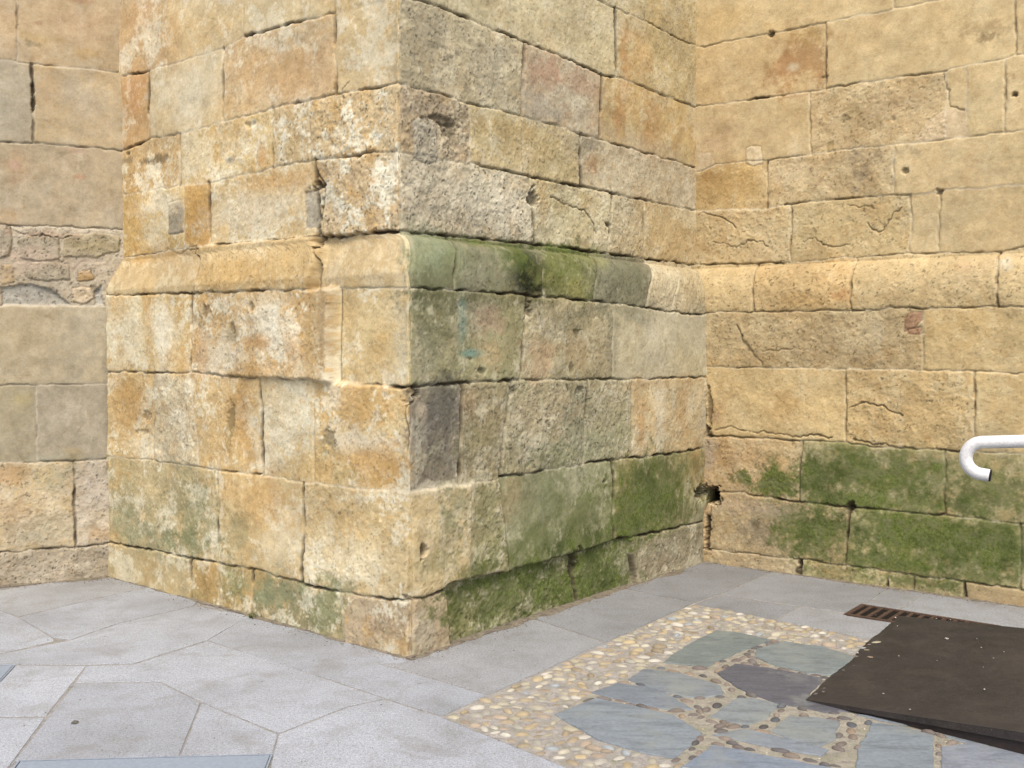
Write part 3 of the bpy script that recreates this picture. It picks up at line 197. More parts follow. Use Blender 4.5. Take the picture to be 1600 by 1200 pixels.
[[[1.61,3.379],[1.616,3.268],[1.625,3.192],[1.657,3.151],[1.75,3.134]],0.006,0.01]],"dent":[[0.027,0.5,0.088,0.067,0.2],[2.035,3.177,0.0183,0.0158,0.03],[1.377,2.769,0.021,0.021,0.02],[0.42,3.841,0.024,0.023,0.03],[1.595,2.614,0.0198,0.021,0.02],[0.0008,0.488,0.068,0.062,0.16],[0.0015,0.983,0.026,0.043,0.05],[0.029,0.233,0.021,0.124,0.04],[1.093,0.512,0.03,0.035,0.05],[0.743,0.087,0.0185,0.036,0.04],[1.289,3.126,0.0167,0.021,0.008],[0.827,3.473,0.023,0.0133,0.01],[0.965,3.169,0.027,0.035,0.006],[0.031,1.136,0.021,0.189,0.02]],"stain":[[0.641,3.614,0.175,0.201,[0.473,0.238,0.076],0.75,0.9],[0.524,3.566,0.118,0.136,[0.546,0.279,0.102],0.5,1],[0.709,3.78,0.101,0.062,[0.546,0.347,0.107],0.6,0.9],[0.595,3.577,0.047,0.031,[0.716,0.578,0.371],0.8,0.4],[0.05,4.016,0.202,0.093,[0.716,0.468,0.175],0.5,0.9],[1.046,3.697,0.214,0.129,[0.731,0.491,0.216],0.4,0.9],[1.624,3.716,0.155,0.246,[0.745,0.503,0.212],0.4,0.9],[1.838,3.616,0.131,0.04,[0.351,0.223,0.093],0.45,1.3],[1.858,3.552,0.053,0.02,[0.159,0.089,0.034],0.5,1.3],[1.009,3.185,0.131,0.109,[0.546,0.371,0.15],0.45,1.1],[1.225,3.198,0.167,0.085,[0.571,0.392,0.202],0.4,1.1],[1.08,2.786,0.069,0.108,[0.347,0.279,0.188],0.5,1.1],[1.144,2.887,0.211,0.043,[0.392,0.296,0.188],0.45,1.2],[0.061,2.842,0.203,0.118,[0.631,0.381,0.117],0.5,0.9],[-0.069,2.878,0.052,0.038,[0.509,0.266,0.069],0.6,0.8],[0.602,3.015,0.066,0.09,[0.745,0.578,0.351],0.7,0.7],[0.0067,3.131,0.154,0.142,[0.716,0.479,0.279],0.4,1],[0.556,2.839,0.164,0.091,[0.716,0.552,0.351],0.4,1],[1.833,2.053,0.113,0.081,[0.776,0.578,0.314],0.5,0.8],[1.77,2.106,0.061,0.029,[0.687,0.456,0.231],0.6,0.5],[0.985,1.944,0.087,0.035,[0.546,0.254,0.093],0.6,1],[0.808,1.918,0.309,0.044,[0.552,0.342,0.117],0.5,1.1],[1.369,1.925,0.241,0.034,[0.552,0.381,0.168],0.5,1.1],[2.011,2.127,0.051,0.049,[0.807,0.716,0.552],0.6,0.9],[1.248,1.652,0.042,0.192,[0.716,0.591,0.381],0.5,0.7],[1.165,1.524,0.127,0.043,[0.462,0.314,0.15],0.5,1],[0.29,1.655,0.29,0.139,[0.539,0.407,0.216],0.5,1],[1.806,1.731,0.187,0.121,[0.701,0.468,0.175],0.5,1],[0.812,1.609,0.266,0.133,[0.546,0.407,0.223],0.4,1.1],[0.585,1.203,0.085,0.113,[0.591,0.342,0.107],0.5,1],[0.093,1.139,0.112,0.094,[0.624,0.381,0.15],0.6,0.9],[0.068,1.091,0.051,0.047,[0.351,0.231,0.138],0.5,1],[0.819,1.078,0.201,0.062,[0.687,0.503,0.246],0.4,1],[0.896,0.307,0.328,0.222,[0.205,0.212,0.08],0.75,0.5],[0.522,0.425,0.189,0.082,[0.262,0.246,0.133],0.6,0.8],[0.615,0.661,0.186,0.181,[0.275,0.262,0.102],0.45,0.8],[1.937,0.687,0.29,0.161,[0.309,0.287,0.127],0.5,0.9],[0.148,0.765,0.151,0.104,[0.591,0.347,0.127],0.6,1],[0.035,0.781,0.062,0.095,[0.485,0.418,0.333],0.6,1],[0.298,0.799,0.147,0.093,[0.658,0.44,0.216],0.6,1],[0.568,0.635,0.16,0.127,"moss",0.98,0.72],[0.3,0.659,0.069,0.065,"moss",0.69,0.88],[1.219,0.753,0.449,0.155,"moss",0.78,0.64],[0.869,0.682,0.134,0.16,"moss",0.92,0.64],[1.135,0.573,0.335,0.061,"moss",0.92,0.56],[1.937,0.707,0.255,0.129,"moss",0.57,0.88],[1.787,0.592,0.225,0.066,"moss",0.69,0.72],[1.783,0.817,0.262,0.049,"moss",0.29,0.96],[0.828,0.299,0.267,0.161,"moss",0.86,0.72],[0.594,0.432,0.187,0.064,[0.262,0.254,0.162],0.5,1],[0.452,0.28,0.144,0.092,[0.262,0.216,0.162],0.5,1.1],[1.595,0.365,0.494,0.167,"moss",1.0,0.48],[2.017,0.333,0.216,0.161,"moss",0.92,0.56],[1.395,0.172,0.36,0.06,"moss",0.8,0.72],[0.401,0.436,0.287,0.055,[0.624,0.456,0.314],0.5,1],[1.479,0.064,0.239,0.034,"moss",0.57,0.96],[1.718,0.069,0.097,0.033,"moss",0.69,0.96],[0.739,0.041,0.028,0.036,[0.0116,0.0075,0.0044],0.8,0.5],[1.093,0.504,0.035,0.035,[0.0052,0.008,0.003],0.8,0.4],[-0.025,0.457,0.063,0.086,[0.366,0.181,0.076],0.8,0.4]]},"left":{"lines":[[[-0.417,4.311,0.4],[0.619,4.232,0.4],[0.985,4.201,0.4]],
[[-0.408,3.466,0.3],[-0.116,3.473,0.5],[0.528,3.469,0.5],[0.63,3.47,0.4],[0.997,3.472,0.4]],
[[-0.402,2.93,0.7],[-0.118,2.943,0.8],[0.444,2.949,0.6],[0.638,2.941,0.5],[1.006,2.939,0.5]],
[[-0.397,2.396,0.6],[-0.128,2.401,0.6],[0.582,2.4,0.8],[0.646,2.41,0.8],[1.015,2.403,0.8]],
[[-0.391,1.872,0.3],[0.026,1.87,0.15],[0.654,1.867,0.1],[1.024,1.865,0.1]],
[[-0.385,1.324,0.3],[0.0125,1.339,0.35],[0.662,1.339,0.35],[1.033,1.34,0.35]],
[[-0.38,0.818,0.6],[0.0065,0.822,0.7],[0.222,0.818,0.7],[0.451,0.816,0.3],[0.67,0.826,0.5],[1.041,0.83,0.5]],
[[-0.374,0.238,0.7],[-0.028,0.237,0.7],[0.229,0.227,0.7],[0.679,0.224,0.6],[1.052,0.221,0.6]]],"rows":[[[[0.391,6.0,0.391,4.249,0.4]],
[[[0.644,0.491,0.271],[0.611,0.423,0.202],0.4,0.12,0,0],
[[0.644,0.491,0.271],[0.611,0.423,0.202],0.4,0.12,0,0]]],
[[[0.517,4.239,0.528,3.469,0.6]],
[[[0.644,0.491,0.271],[0.611,0.423,0.202],0.4,0.12,0,0],
[[0.631,0.462,0.238],[0.672,0.462,0.235],0.4,0.12,0,0]]],
[[[0.436,3.47,0.44,2.949,0.9]],
[[[0.565,0.445,0.254],[0.679,0.491,0.238],0.6,0.15,0,0],
[[0.485,0.418,0.287],[0.527,0.445,0.287],0.4,0.12,0,0]]],
[[],
[[[0.539,0.412,0.231],[0.479,0.376,0.223],0.6,0.08,0,0]]],
[[],
[[[0.672,0.565,0.392],[0.578,0.468,0.305],0.9,0.9,0,0]]],
[[],
[[[0.578,0.468,0.271],[0.521,0.423,0.254],0.5,0.08,0,0]]],
[[[0.444,1.339,0.447,0.816,0.5]],
[[[0.485,0.412,0.279],[0.445,0.376,0.246],0.4,0.08,0,0],
[[0.497,0.412,0.238],[0.434,0.366,0.223],0.5,0.1,0,0]]],
[[[0.218,0.818,0.217,0.227,0.9]],
[[[0.672,0.565,0.412],[0.604,0.479,0.305],0.6,0.8,0,0],
[[0.665,0.479,0.216],[0.716,0.578,0.351],0.9,0.7,0,0]]],
[[],
[[[0.565,0.468,0.314],[0.479,0.381,0.246],0.8,1.1,0,0]]]],"patch":[[[[0.646,2.38],[0.582,2.392],[0.576,2.312],[0.596,2.193],[0.65,2.175]],
[[0.509,0.423,0.279],[0.434,0.361,0.231],0.6,0.5,0,0],0.015,0.25],
[[[0.541,2.314],[0.417,2.362],[0.292,2.35],[0.287,2.188],[0.42,2.157],[0.52,2.179]],
[[0.509,0.423,0.279],[0.434,0.361,0.231],0.6,0.5,0,0],0.01,0.2],
[[[0.261,2.352],[0.061,2.37],[-0.094,2.36],[-0.093,2.263],[0.063,2.205],[0.271,2.197]],
[[0.521,0.423,0.246],[0.412,0.333,0.181],0.8,0.5,0,0],0.01,0.2],
[[[0.498,2.146],[0.381,2.167],[0.232,2.155],[0.233,2.052],[0.383,2.03],[0.491,2.053]],
[[0.509,0.423,0.279],[0.434,0.361,0.231],0.6,0.5,0,0],0.008,0.2],
[[[0.65,2.132],[0.574,2.143],[0.561,2.026],[0.652,1.998]],
[[0.571,0.407,0.205],[0.527,0.392,0.216],0.6,0.5,0,0],0.006,0.2],
[[[0.177,2.105],[0.096,2.125],[0.065,2.065],[0.113,2.046],[0.185,2.045]],
[[0.631,0.402,0.15],[0.584,0.371,0.144],0.6,0.5,0,0],0.01,0.4],
[[[0.218,1.992],[0.154,2.011],[0.086,1.995],[0.074,1.917],[0.148,1.881],[0.219,1.897]],
[[0.76,0.597,0.381],[0.716,0.539,0.314],0.3,0.4,0,0],0.01,0.4],
[[[0.652,1.989],[0.461,2.015],[0.345,1.98],[0.228,1.879],[0.654,1.867]],
[[0.539,0.497,0.392],[0.503,0.456,0.361],0.4,0.3,0,0],-0.02,0.1],
[[[0.074,1.974],[0.025,2.018],[0.0182,1.874],[0.075,1.873]],
[[0.539,0.497,0.392],[0.503,0.456,0.361],0.4,0.3,0,0],-0.02,0.1]],"crack":[[[[0.609,2.395],[0.552,2.372],[0.418,2.336],[0.301,2.32],[0.221,2.345]],0.005,0.01]],"dent":[[0.439,3.257,0.0116,0.105,0.03],[0.074,1.974,0.024,0.044,0.01]],"stain":[[0.163,3.754,0.181,0.171,[0.651,0.423,0.216],0.35,0.9],[0.399,3.639,0.117,0.034,[0.631,0.423,0.136],0.5,1],[0.126,3.566,0.121,0.034,[0.578,0.371,0.122],0.6,1],[0.458,3.599,0.054,0.025,[0.159,0.144,0.072],0.5,1.2],[0.346,3.308,0.078,0.169,[0.658,0.402,0.15],0.45,0.9],[0.121,3.921,0.08,0.021,[0.546,0.266,0.117],0.5,0.8],[0.398,3.744,0.0193,0.0126,[0.371,0.188,0.089],0.5,0.9],[0.131,3.202,0.161,0.172,[0.503,0.423,0.296],0.4,0.9],[0.546,2.785,0.076,0.105,[0.617,0.376,0.175],0.5,0.8],[0.557,2.793,0.023,0.025,[0.745,0.456,0.323],0.6,0.8],[0.168,2.744,0.044,0.021,[0.515,0.254,0.122],0.7,0.6],[0.182,2.919,0.064,0.021,[0.539,0.356,0.231],0.6,0.7],[0.608,2.445,0.076,0.042,[0.631,0.407,0.195],0.5,0.9],[0.504,1.687,0.234,0.171,[0.584,0.445,0.223],0.5,1],[0.151,1.646,0.203,0.218,[0.485,0.418,0.287],0.4,1],[0.549,1.239,0.069,0.068,[0.533,0.423,0.15],0.5,0.9],[0.221,0.862,0.056,0.044,[0.578,0.392,0.138],0.6,0.8],[0.36,0.846,0.24,0.035,[0.376,0.376,0.262],0.4,1],[0.595,0.749,0.116,0.068,[0.617,0.351,0.117],0.6,0.9],[0.362,0.716,0.119,0.07,[0.451,0.412,0.231],0.5,1],[0.56,0.49,0.136,0.129,[0.552,0.333,0.122],0.5,1],[0.046,0.301,0.099,0.062,[0.552,0.333,0.117],0.6,0.9],[0.445,0.374,0.158,0.087,[0.397,0.371,0.231],0.4,1],[0.083,0.635,0.082,0.133,[0.716,0.624,0.527],0.4,1],[-0.0069,1.25,0.033,0.664,[0.333,0.271,0.168],0.7,0.4],[0.417,2.349,0.236,0.034,[0.584,0.366,0.223],0.5,1.1],[0.535,2.196,0.155,0.085,[0.631,0.445,0.305],0.5,1.2],[0.184,2.166,0.243,0.061,[0.651,0.497,0.333],0.6,1.1],[0.062,2.279,0.122,0.035,[0.434,0.337,0.138],0.4,1.1]]}},"G":{"slabs":[[[-3.513,6.481],[-3.354,6.654],[-2.958,7.009],[-2.8,7.149],[-2.393,6.785],[-2.677,6.387],[-2.915,6.003],[-3.102,6.149],[-3.486,6.431]],
[[-2.901,5.975],[-2.67,6.37],[-2.387,6.767],[-1.991,6.423],[-1.958,6.263],[-2.266,5.88],[-2.404,5.529],[-2.514,5.565]],
[[-3.279,6.045],[-3.098,6.142],[-2.905,5.975],[-2.513,5.553],[-2.487,5.504],[-2.663,5.271],[-2.776,5.109]],
[[-2.77,5.099],[-2.657,5.26],[-2.399,5.516],[-2.26,5.866],[-1.945,6.248],[-1.557,6.025],[-1.658,5.52],[-1.908,5.113],[-2.138,5.091],[-2.764,5.088]],
[[-2.617,4.814],[-2.435,4.815],[-2.487,5.074],[-2.13,5.07],[-2.015,4.369],[-2.377,4.368]],
[[-2.369,4.353],[-2.011,4.354],[-1.911,3.825],[-1.874,3.603],[-1.966,3.603]],
[[-2.13,5.07],[-1.902,5.097],[-1.652,5.502],[-1.233,5.169],[-0.766,4.758],[-0.58,4.601],[-0.725,4.5],[-0.965,4.182],[-1.399,4.555],[-1.681,4.837],[-2.076,4.816]],
[[-2.071,4.798],[-1.674,4.818],[-1.397,4.539],[-1.3,3.949],[-1.911,3.891],[-1.909,3.831]],
[[-1.392,4.539],[-0.965,4.168],[-0.936,3.956],[-1.295,3.949]],
[[-0.962,4.168],[-0.723,4.488],[-0.577,4.592],[-0.302,4.368],[0.218,3.832],[0.457,3.584],[-0.88,3.58],[-0.934,3.956]],
[[-1.654,5.52],[-1.557,6.054],[-0.531,5.27],[-0.537,5.14],[-0.666,5.108],[-0.11,4.645],[-0.303,4.383],[-0.579,4.609],[-0.768,4.776]],
[[-0.661,5.118],[-0.544,5.406],[-0.355,5.651],[0.078,6.033],[0.497,5.482],[-0.104,4.654]],
[[0.086,6.033],[0.667,6.803],[0.909,6.54],[1.138,6.343],[0.509,5.494]],
[[0.681,6.822],[1.456,7.748],[1.897,7.303],[1.345,6.576],[1.149,6.359],[0.916,6.557]],
[[1.907,7.303],[2.538,6.796],[2.199,6.333],[2.17,6.317],[2.028,6.117],[1.779,6.276],[1.573,6.418],[1.352,6.568]],
[[2.546,6.796],[2.689,6.619],[2.372,6.209],[2.197,6.317]],
[[2.698,6.619],[3.153,6.244],[3.672,5.815],[3.429,5.425],[2.897,5.731],[2.656,5.94],[2.374,6.194]],
[[1.338,6.542],[1.567,6.394],[1.769,6.252],[1.554,5.955],[1.129,6.311]],
[[1.777,6.252],[2.018,6.087],[1.992,6.043],[2.225,5.889],[2.542,5.665],[3.008,5.286],[2.787,4.894],[2.399,5.196],[1.979,5.55],[1.558,5.941]]],"tint":[0.9,0.97,1.02,1.0,1.07,1.03,1.0,0.93,0.99,1.03,0.95,0.84,0.76,0.71,0.77,0.82,0.84,0.73,0.83],"slates":[[[0.774,5.135],[0.932,5.413],[1.152,5.71],[1.288,5.659],[1.411,5.535],[1.174,5.3],[0.969,5.064]],
[[0.568,4.865],[0.662,5.022],[0.818,4.963],[0.984,4.774],[0.967,4.65],[0.834,4.615],[0.713,4.684]],
[[0.381,4.682],[0.51,4.809],[0.634,4.754],[0.729,4.631],[0.791,4.466],[0.708,4.458],[0.549,4.546]],
[[0.194,4.401],[0.389,4.596],[0.543,4.497],[0.699,4.387],[0.784,4.182],[0.633,3.93],[0.485,4.006],[0.35,4.132]],
[[1.013,4.963],[1.131,5.106],[1.278,5.045],[1.501,4.888],[1.362,4.651],[1.496,4.453],[1.379,4.437],[1.197,4.549],[1.077,4.72]],
[[0.868,4.38],[1.028,4.607],[1.108,4.599],[1.188,4.524],[1.092,4.358],[0.988,4.276]],
[[1.084,4.204],[1.204,4.374],[1.313,4.359],[1.393,4.314],[1.316,4.122],[1.229,4.048],[1.151,4.121]],
[[1.259,5.234],[1.311,5.369],[1.485,5.499],[1.671,5.393],[1.772,5.215],[1.563,4.936],[1.452,4.965],[1.333,5.086]],
[[1.302,3.806],[1.403,4.055],[1.541,4.3],[1.647,4.256],[1.733,4.164],[1.587,3.807]],
[[0.842,4.168],[0.979,4.225],[1.136,4.114],[1.248,4.008],[1.214,3.958],[1.028,4.047]],
[[0.663,3.857],[0.81,4.046],[0.936,3.982],[1.057,3.913],[1.215,3.824],[1.261,3.743],[0.572,3.741]],
[[1.613,3.779],[1.727,4.036],[1.895,4.09],[2.042,3.923],[2.002,3.751]],
[[1.517,4.391],[1.659,4.36],[1.871,4.214],[2.056,4.05],[2.024,3.986],[1.823,4.103],[1.722,4.242],[1.571,4.345]],
[[1.488,4.794],[1.755,5.088],[2.167,4.891],[1.937,4.495],[1.639,4.618]],
[[2.198,4.891],[2.684,4.709],[2.414,4.23],[1.976,4.455]],
[[1.948,5.13],[2.291,5.029],[2.735,4.8],[2.487,4.911]]],"slatet":["858f8a","8f969a","8c949a","969fa4","6c6c72","979e9e","949b9b","8d9694","939da2","949ca2","919ca8","9aa0a8","8e969c","8b9592","8b9592","8b9592"],"pebble_poly":[[-0.302,4.368],[1.139,6.327],[1.97,5.525],[2.777,4.874],[2.659,4.665],[1.786,5.258],[1.417,5.559],[1.157,5.736],[0.765,5.156],[0.558,4.884],[0.372,4.682],[0.186,4.401],[0.343,4.104],[0.623,3.9],[0.723,3.787],[0.867,3.585],[0.457,3.584],[0.218,3.832]],"slate_poly":[[0.169,4.401],[1.168,5.789],[2.674,4.691],[2.168,3.589],[0.867,3.585],[0.62,3.881]],"cover":[[-1.896,3.885],[-0.938,3.95],[-0.907,3.58],[-1.828,3.491]],"cover2":[[-2.748,5.057],[-2.488,5.069],[-2.439,4.824],[-2.622,4.823]],"grate":[[1.997,6.058],[2.175,6.309],[3.153,5.543],[2.96,5.319]],"ramp":[[1.328,4.575],[2.297,6.03],[2.852,5.641],[2.005,3.948]],"specks":[[2.26,5.973,0.03,0.3],[2.478,5.918,0.02,1],[2.543,5.877,0.016,1],[2.199,5.78,0.016,2],[2.342,5.455,0.05,0],[2.493,5.432,0.018,1],[2.434,5.25,0.02,1],[1.977,5.173,0.022,0.2],[2.499,5.143,0.024,1.2],[2.398,5.039,0.018,0.4],[2.279,4.891,0.012,1],[2.117,4.528,0.024,2],[1.7,4.315,0.022,1],[2.121,5.048,0.012,0],[1.679,4.568,0.02,0.5],[1.8,5.269,0.03,1]]}}''')
sc=bpy.context.scene
# ------------------------------------------------------------ camera, sky, sun
cam_d=bpy.data.cameras.new('camera'); cam=bpy.data.objects.new('camera',cam_d); sc.collection.objects.link(cam)
cam_d.sensor_fit='HORIZONTAL'; cam_d.sensor_width=36; cam_d.lens=PLAN['F']/1600*36
cam_d.clip_start=.05; cam_d.clip_end=500
cam.location=(0,0,PLAN['H'])
cam.rotation_euler=(Matrix.Rotation(math.pi/2-PLAN['pitch'],3,'X')@Matrix.Rotation(PLAN['roll'],3,'Z')).to_euler()
sc.camera=cam
SUN_EL,SUN_AZ=math.radians(57),math.radians(177)      # azimuth clockwise from +Y: light from behind the left shoulder
w=bpy.data.worlds.new('World'); sc.world=w; w.use_nodes=True
nt=w.node_tree; bg=nt.nodes['Background']; sky=nt.nodes.new('ShaderNodeTexSky')
sky.sky_type='NISHITA'; sky.sun_disc=False; sky.sun_elevation=SUN_EL; sky.sun_rotation=SUN_AZ
sky.air_density=1.0; sky.dust_density=5.0; sky.ozone_density=1.0
nt.links.new(sky.outputs[0],bg.inputs[0]); bg.inputs[1].default_value=.15
sl=bpy.data.lights.new('sun','SUN'); sl.energy=1.15; sl.angle=math.radians(32); sl.color=(1,.955,.89)
so=bpy.data.objects.new('sun',sl); sc.collection.objects.link(so)
sd=Vector((math.sin(SUN_AZ)*math.cos(SUN_EL),math.cos(SUN_AZ)*math.cos(SUN_EL),math.sin(SUN_EL)))
so.rotation_euler=sd.to_track_quat('Z','Y').to_euler(); so.location=sd*20
vs=sc.view_settings; vs.view_transform='Standard'; vs.look='None'; vs.exposure=EXPO=.88; vs.gamma=1; vs.use_curve_mapping=False

rs=np.random.RandomState; random.seed(7)
COL=sc.collection
# ------------------------------------------------------------ helpers
def tag(o,label,cat,group=None):
    o['label']=label; o['category']=cat
    if group: o['group']=group
    return o
def empty(name,loc,label,cat,group=None,rz=0):
    o=bpy.data.objects.new(name,None); COL.objects.link(o); o.location=loc; o.rotation_euler=(0,0,rz)
    return tag(o,label,cat,group)
def link(name,me,mat,parent=None,smooth=True):
    o=bpy.data.objects.new(name,me); COL.objects.link(o); me.materials.append(mat)
    if smooth: me.polygons.foreach_set('use_smooth',[True]*len(me.polygons))
    if parent:
        o.parent=parent; o.matrix_parent_inverse=Matrix.LocRotScale(parent.location,parent.rotation_euler,None).inverted()
    return o
def mesh_np(name,co,quads):
    me=bpy.data.meshes.new(name); me.vertices.add(len(co)); me.vertices.foreach_set('co',np.ascontiguousarray(co,dtype=np.float32).ravel())
    n=len(quads); me.loops.add(n*4); me.loops.foreach_set('vertex_index',np.ascontiguousarray(quads,dtype=np.int32).ravel())
    me.polygons.add(n); me.polygons.foreach_set('loop_start',np.arange(0,n*4,4,dtype=np.int32)); me.polygons.foreach_set('loop_total',np.full(n,4,dtype=np.int32))
    me.update(calc_edges=True); return me
def set_col(me,rgba,name='Col'):
    a=me.attributes.new(name,'FLOAT_COLOR','POINT'); a.data.foreach_set('color',np.ascontiguousarray(rgba,dtype=np.float32).ravel())
def ss(x,a=0.,b=1.):
    t=np.clip((x-a)/(b-a),0,1); return t*t*(3-2*t)
def field(shape,dx,lmin,lmax,beta,seed):
    """isotropic random field (std 1) with wavelengths lmin..lmax metres"""
    ny,nx=shape; py,px=int(ny*1.15)+8,int(nx*1.15)+8
    n=rs(seed).standard_normal((py,px)).astype(np.float32)
    f=np.fft.rfft2(n); ky=np.fft.fftfreq(py,dx)[:,None]; kx=np.fft.rfftfreq(px,dx)[None]
    k=np.sqrt(kx*kx+ky*ky); k[0,0]=1e-6
    a=k**(-beta)*ss(np.log(k*lmax),-.5,.3)*(1-ss(np.log(k*lmin),-.3,.5))
    r=np.fft.irfft2(f*a,s=(py,px))[:ny,:nx]; return ((r-r.mean())/r.std()).astype(np.float32)
def blur(a,sg,dx):
    p=int(2.5*sg/dx); a=np.pad(a,((p,p),(p,p),(0,0)),mode='edge'); ny,nx=a.shape[:2]
    g=np.exp(-2*(math.pi*sg)**2*(np.fft.fftfreq(ny,dx)[:,None]**2+np.fft.rfftfreq(nx,dx)[None]**2))
    o=np.stack([np.fft.irfft2(np.fft.rfft2(a[...,k])*g,s=(ny,nx)) for k in range(3)],-1); return o[p:-p,p:-p].astype(np.float32)
def hl(h):
    c=[int(h[i:i+2],16)/255 for i in (0,2,4)]; return [((x+.055)/1.055)**2.4 for x in c]
ALB=.66      # photo colour (as seen) -> base colour
MOSS_A=np.array([.052,.070,.014]); 
# ------------------------------------------------------------ materials
def newmat(name):
    m=bpy.data.materials.new(name); m.use_nodes=True; n=m.node_tree.nodes; l=m.node_tree.links
    return m,n,l,n['Principled BSDF']
def noise(n,l,scale,detail=6,rough=.6,vec=None,dist=0):
    t=n.new('ShaderNodeTexNoise'); t.inputs['Scale'].default_value=scale; t.inputs['Detail'].default_value=detail
    t.inputs['Roughness'].default_value=rough; t.inputs['Distortion'].default_value=dist
    if vec is not None: l.new(vec,t.inputs['Vector'])
    return t.outputs['Fac']
def ramp(n,l,fac,pts):
    r=n.new('ShaderNodeValToRGB'); e=r.color_ramp.elements
    while len(e)<len(pts): e.new(.5)
    for x,(p,c) in zip(e,pts): x.position=p; x.color=(c if len(c)==4 else (*c,1))
    l.new(fac,r.inputs[0]); return r.outputs[0]
def mix(n,l,fac,a,b,mode='MIX'):
    m=n.new('ShaderNodeMix'); m.data_type='RGBA'; m.blend_type=mode
    for s,v in ((m.inputs[0],fac),(m.inputs[6],a),(m.inputs[7],b)):
        if isinstance(v,(int,float)): s.default_value=v
        elif isinstance(v,tuple): s.default_value=v if len(v)==4 else (*v,1)
        else: l.new(v,s)
    return m.outputs[2]
def math_(n,l,op,a,b=0.):
    m=n.new('ShaderNodeMath'); m.operation=op
    for s,v in ((m.inputs[0],a),(m.inputs[1],b)):
        if isinstance(v,(int,float)): s.default_value=v
        else: l.new(v,s)
    return m.outputs[0]
def g(v): return (v,v,v)
def coords(n,l):
    t=n.new('ShaderNodeTexCoord'); return t.outputs['Object']
def stone_mat():
    m,n,l,p=newmat('weathered_sandstone'); v=coords(n,l)
    at=n.new('ShaderNodeAttribute'); at.attribute_name='Col'
    f1=noise(n,l,95,5,.7,v); f2=noise(n,l,14,8,.72,v,.6); f3=noise(n,l,260,3,.6,v)
    c=mix(n,l,1.,at.outputs['Color'],ramp(n,l,f1,[(.28,g(.84)),(.42,g(.97)),(.5,g(1.)),(.72,g(1.08))]),'MULTIPLY')
    c=mix(n,l,1.,c,ramp(n,l,f2,[(.3,(.80,.75,.68)),(.42,(.96,.95,.93)),(.5,g(1.)),(.7,(1.12,1.12,1.13))]),'MULTIPLY')
    c=mix(n,l,1.,c,ramp(n,l,f3,[(.3,g(.90)),(.5,g(1.)),(.7,g(1.07))]),'MULTIPLY')
    # pores
    vo=n.new('ShaderNodeTexVoronoi'); vo.inputs['Scale'].default_value=60; l.new(v,vo.inputs['Vector'])
    pores=math_(n,l,'MULTIPLY',ramp(n,l,vo.outputs['Distance'],[(.0,g(1)),(.22,g(0))]),ramp(n,l,noise(n,l,9,3,.6,v),[(.52,g(0)),(.62,g(1))]))
    c=mix(n,l,math_(n,l,'MULTIPLY',pores,.55),c,(.10,.075,.045))
    # moss, from the alpha of the attribute
    mf=noise(n,l,60,6,.75,v); mg=noise(n,l,14,5,.7,v)
    mc=ramp(n,l,mf,[(.3,(.022,.034,.007)),(.47,(.072,.098,.019)),(.60,(.130,.158,.038)),(.75,(.20,.22,.09))])
    mc=mix(n,l,ramp(n,l,mg,[(.45,g(0)),(.62,g(.6))]),mc,(.13,.135,.07)); mh=noise(n,l,3.5,5,.65,v); mc=mix(n,l,ramp(n,l,mh,[(.36,g(.65)),(.52,g(0))]),mc,(.030,.045,.012))
    mk=math_(n,l,'MULTIPLY',math_(n,l,'ADD',at.outputs['Alpha'],math_(n,l,'MULTIPLY',math_(n,l,'SUBTRACT',mf,.5),.9)),1.)
    mk=ramp(n,l,mk,[(.08,g(0)),(.80,g(.90))])
    c=mix(n,l,mk,c,mc)
    l.new(c,p.inputs['Base Color']); p.inputs['Roughness'].default_value=.93; p.inputs['Specular IOR Level'].default_value=.18
    b=n.new('ShaderNodeBump'); b.inputs['Strength'].default_value=.45; b.inputs['Distance'].default_value=.004
    h=math_(n,l,'ADD',math_(n,l,'MULTIPLY',f1,.8),math_(n,l,'MULTIPLY',f3,.45)); h=math_(n,l,'ADD',h,math_(n,l,'MULTIPLY',f2,.8)); h=math_(n,l,'SUBTRACT',h,math_(n,l,'MULTIPLY',pores,.9))
    l.new(h,b.inputs['Height']); l.new(b.outputs[0],p.inputs['Normal']); return m
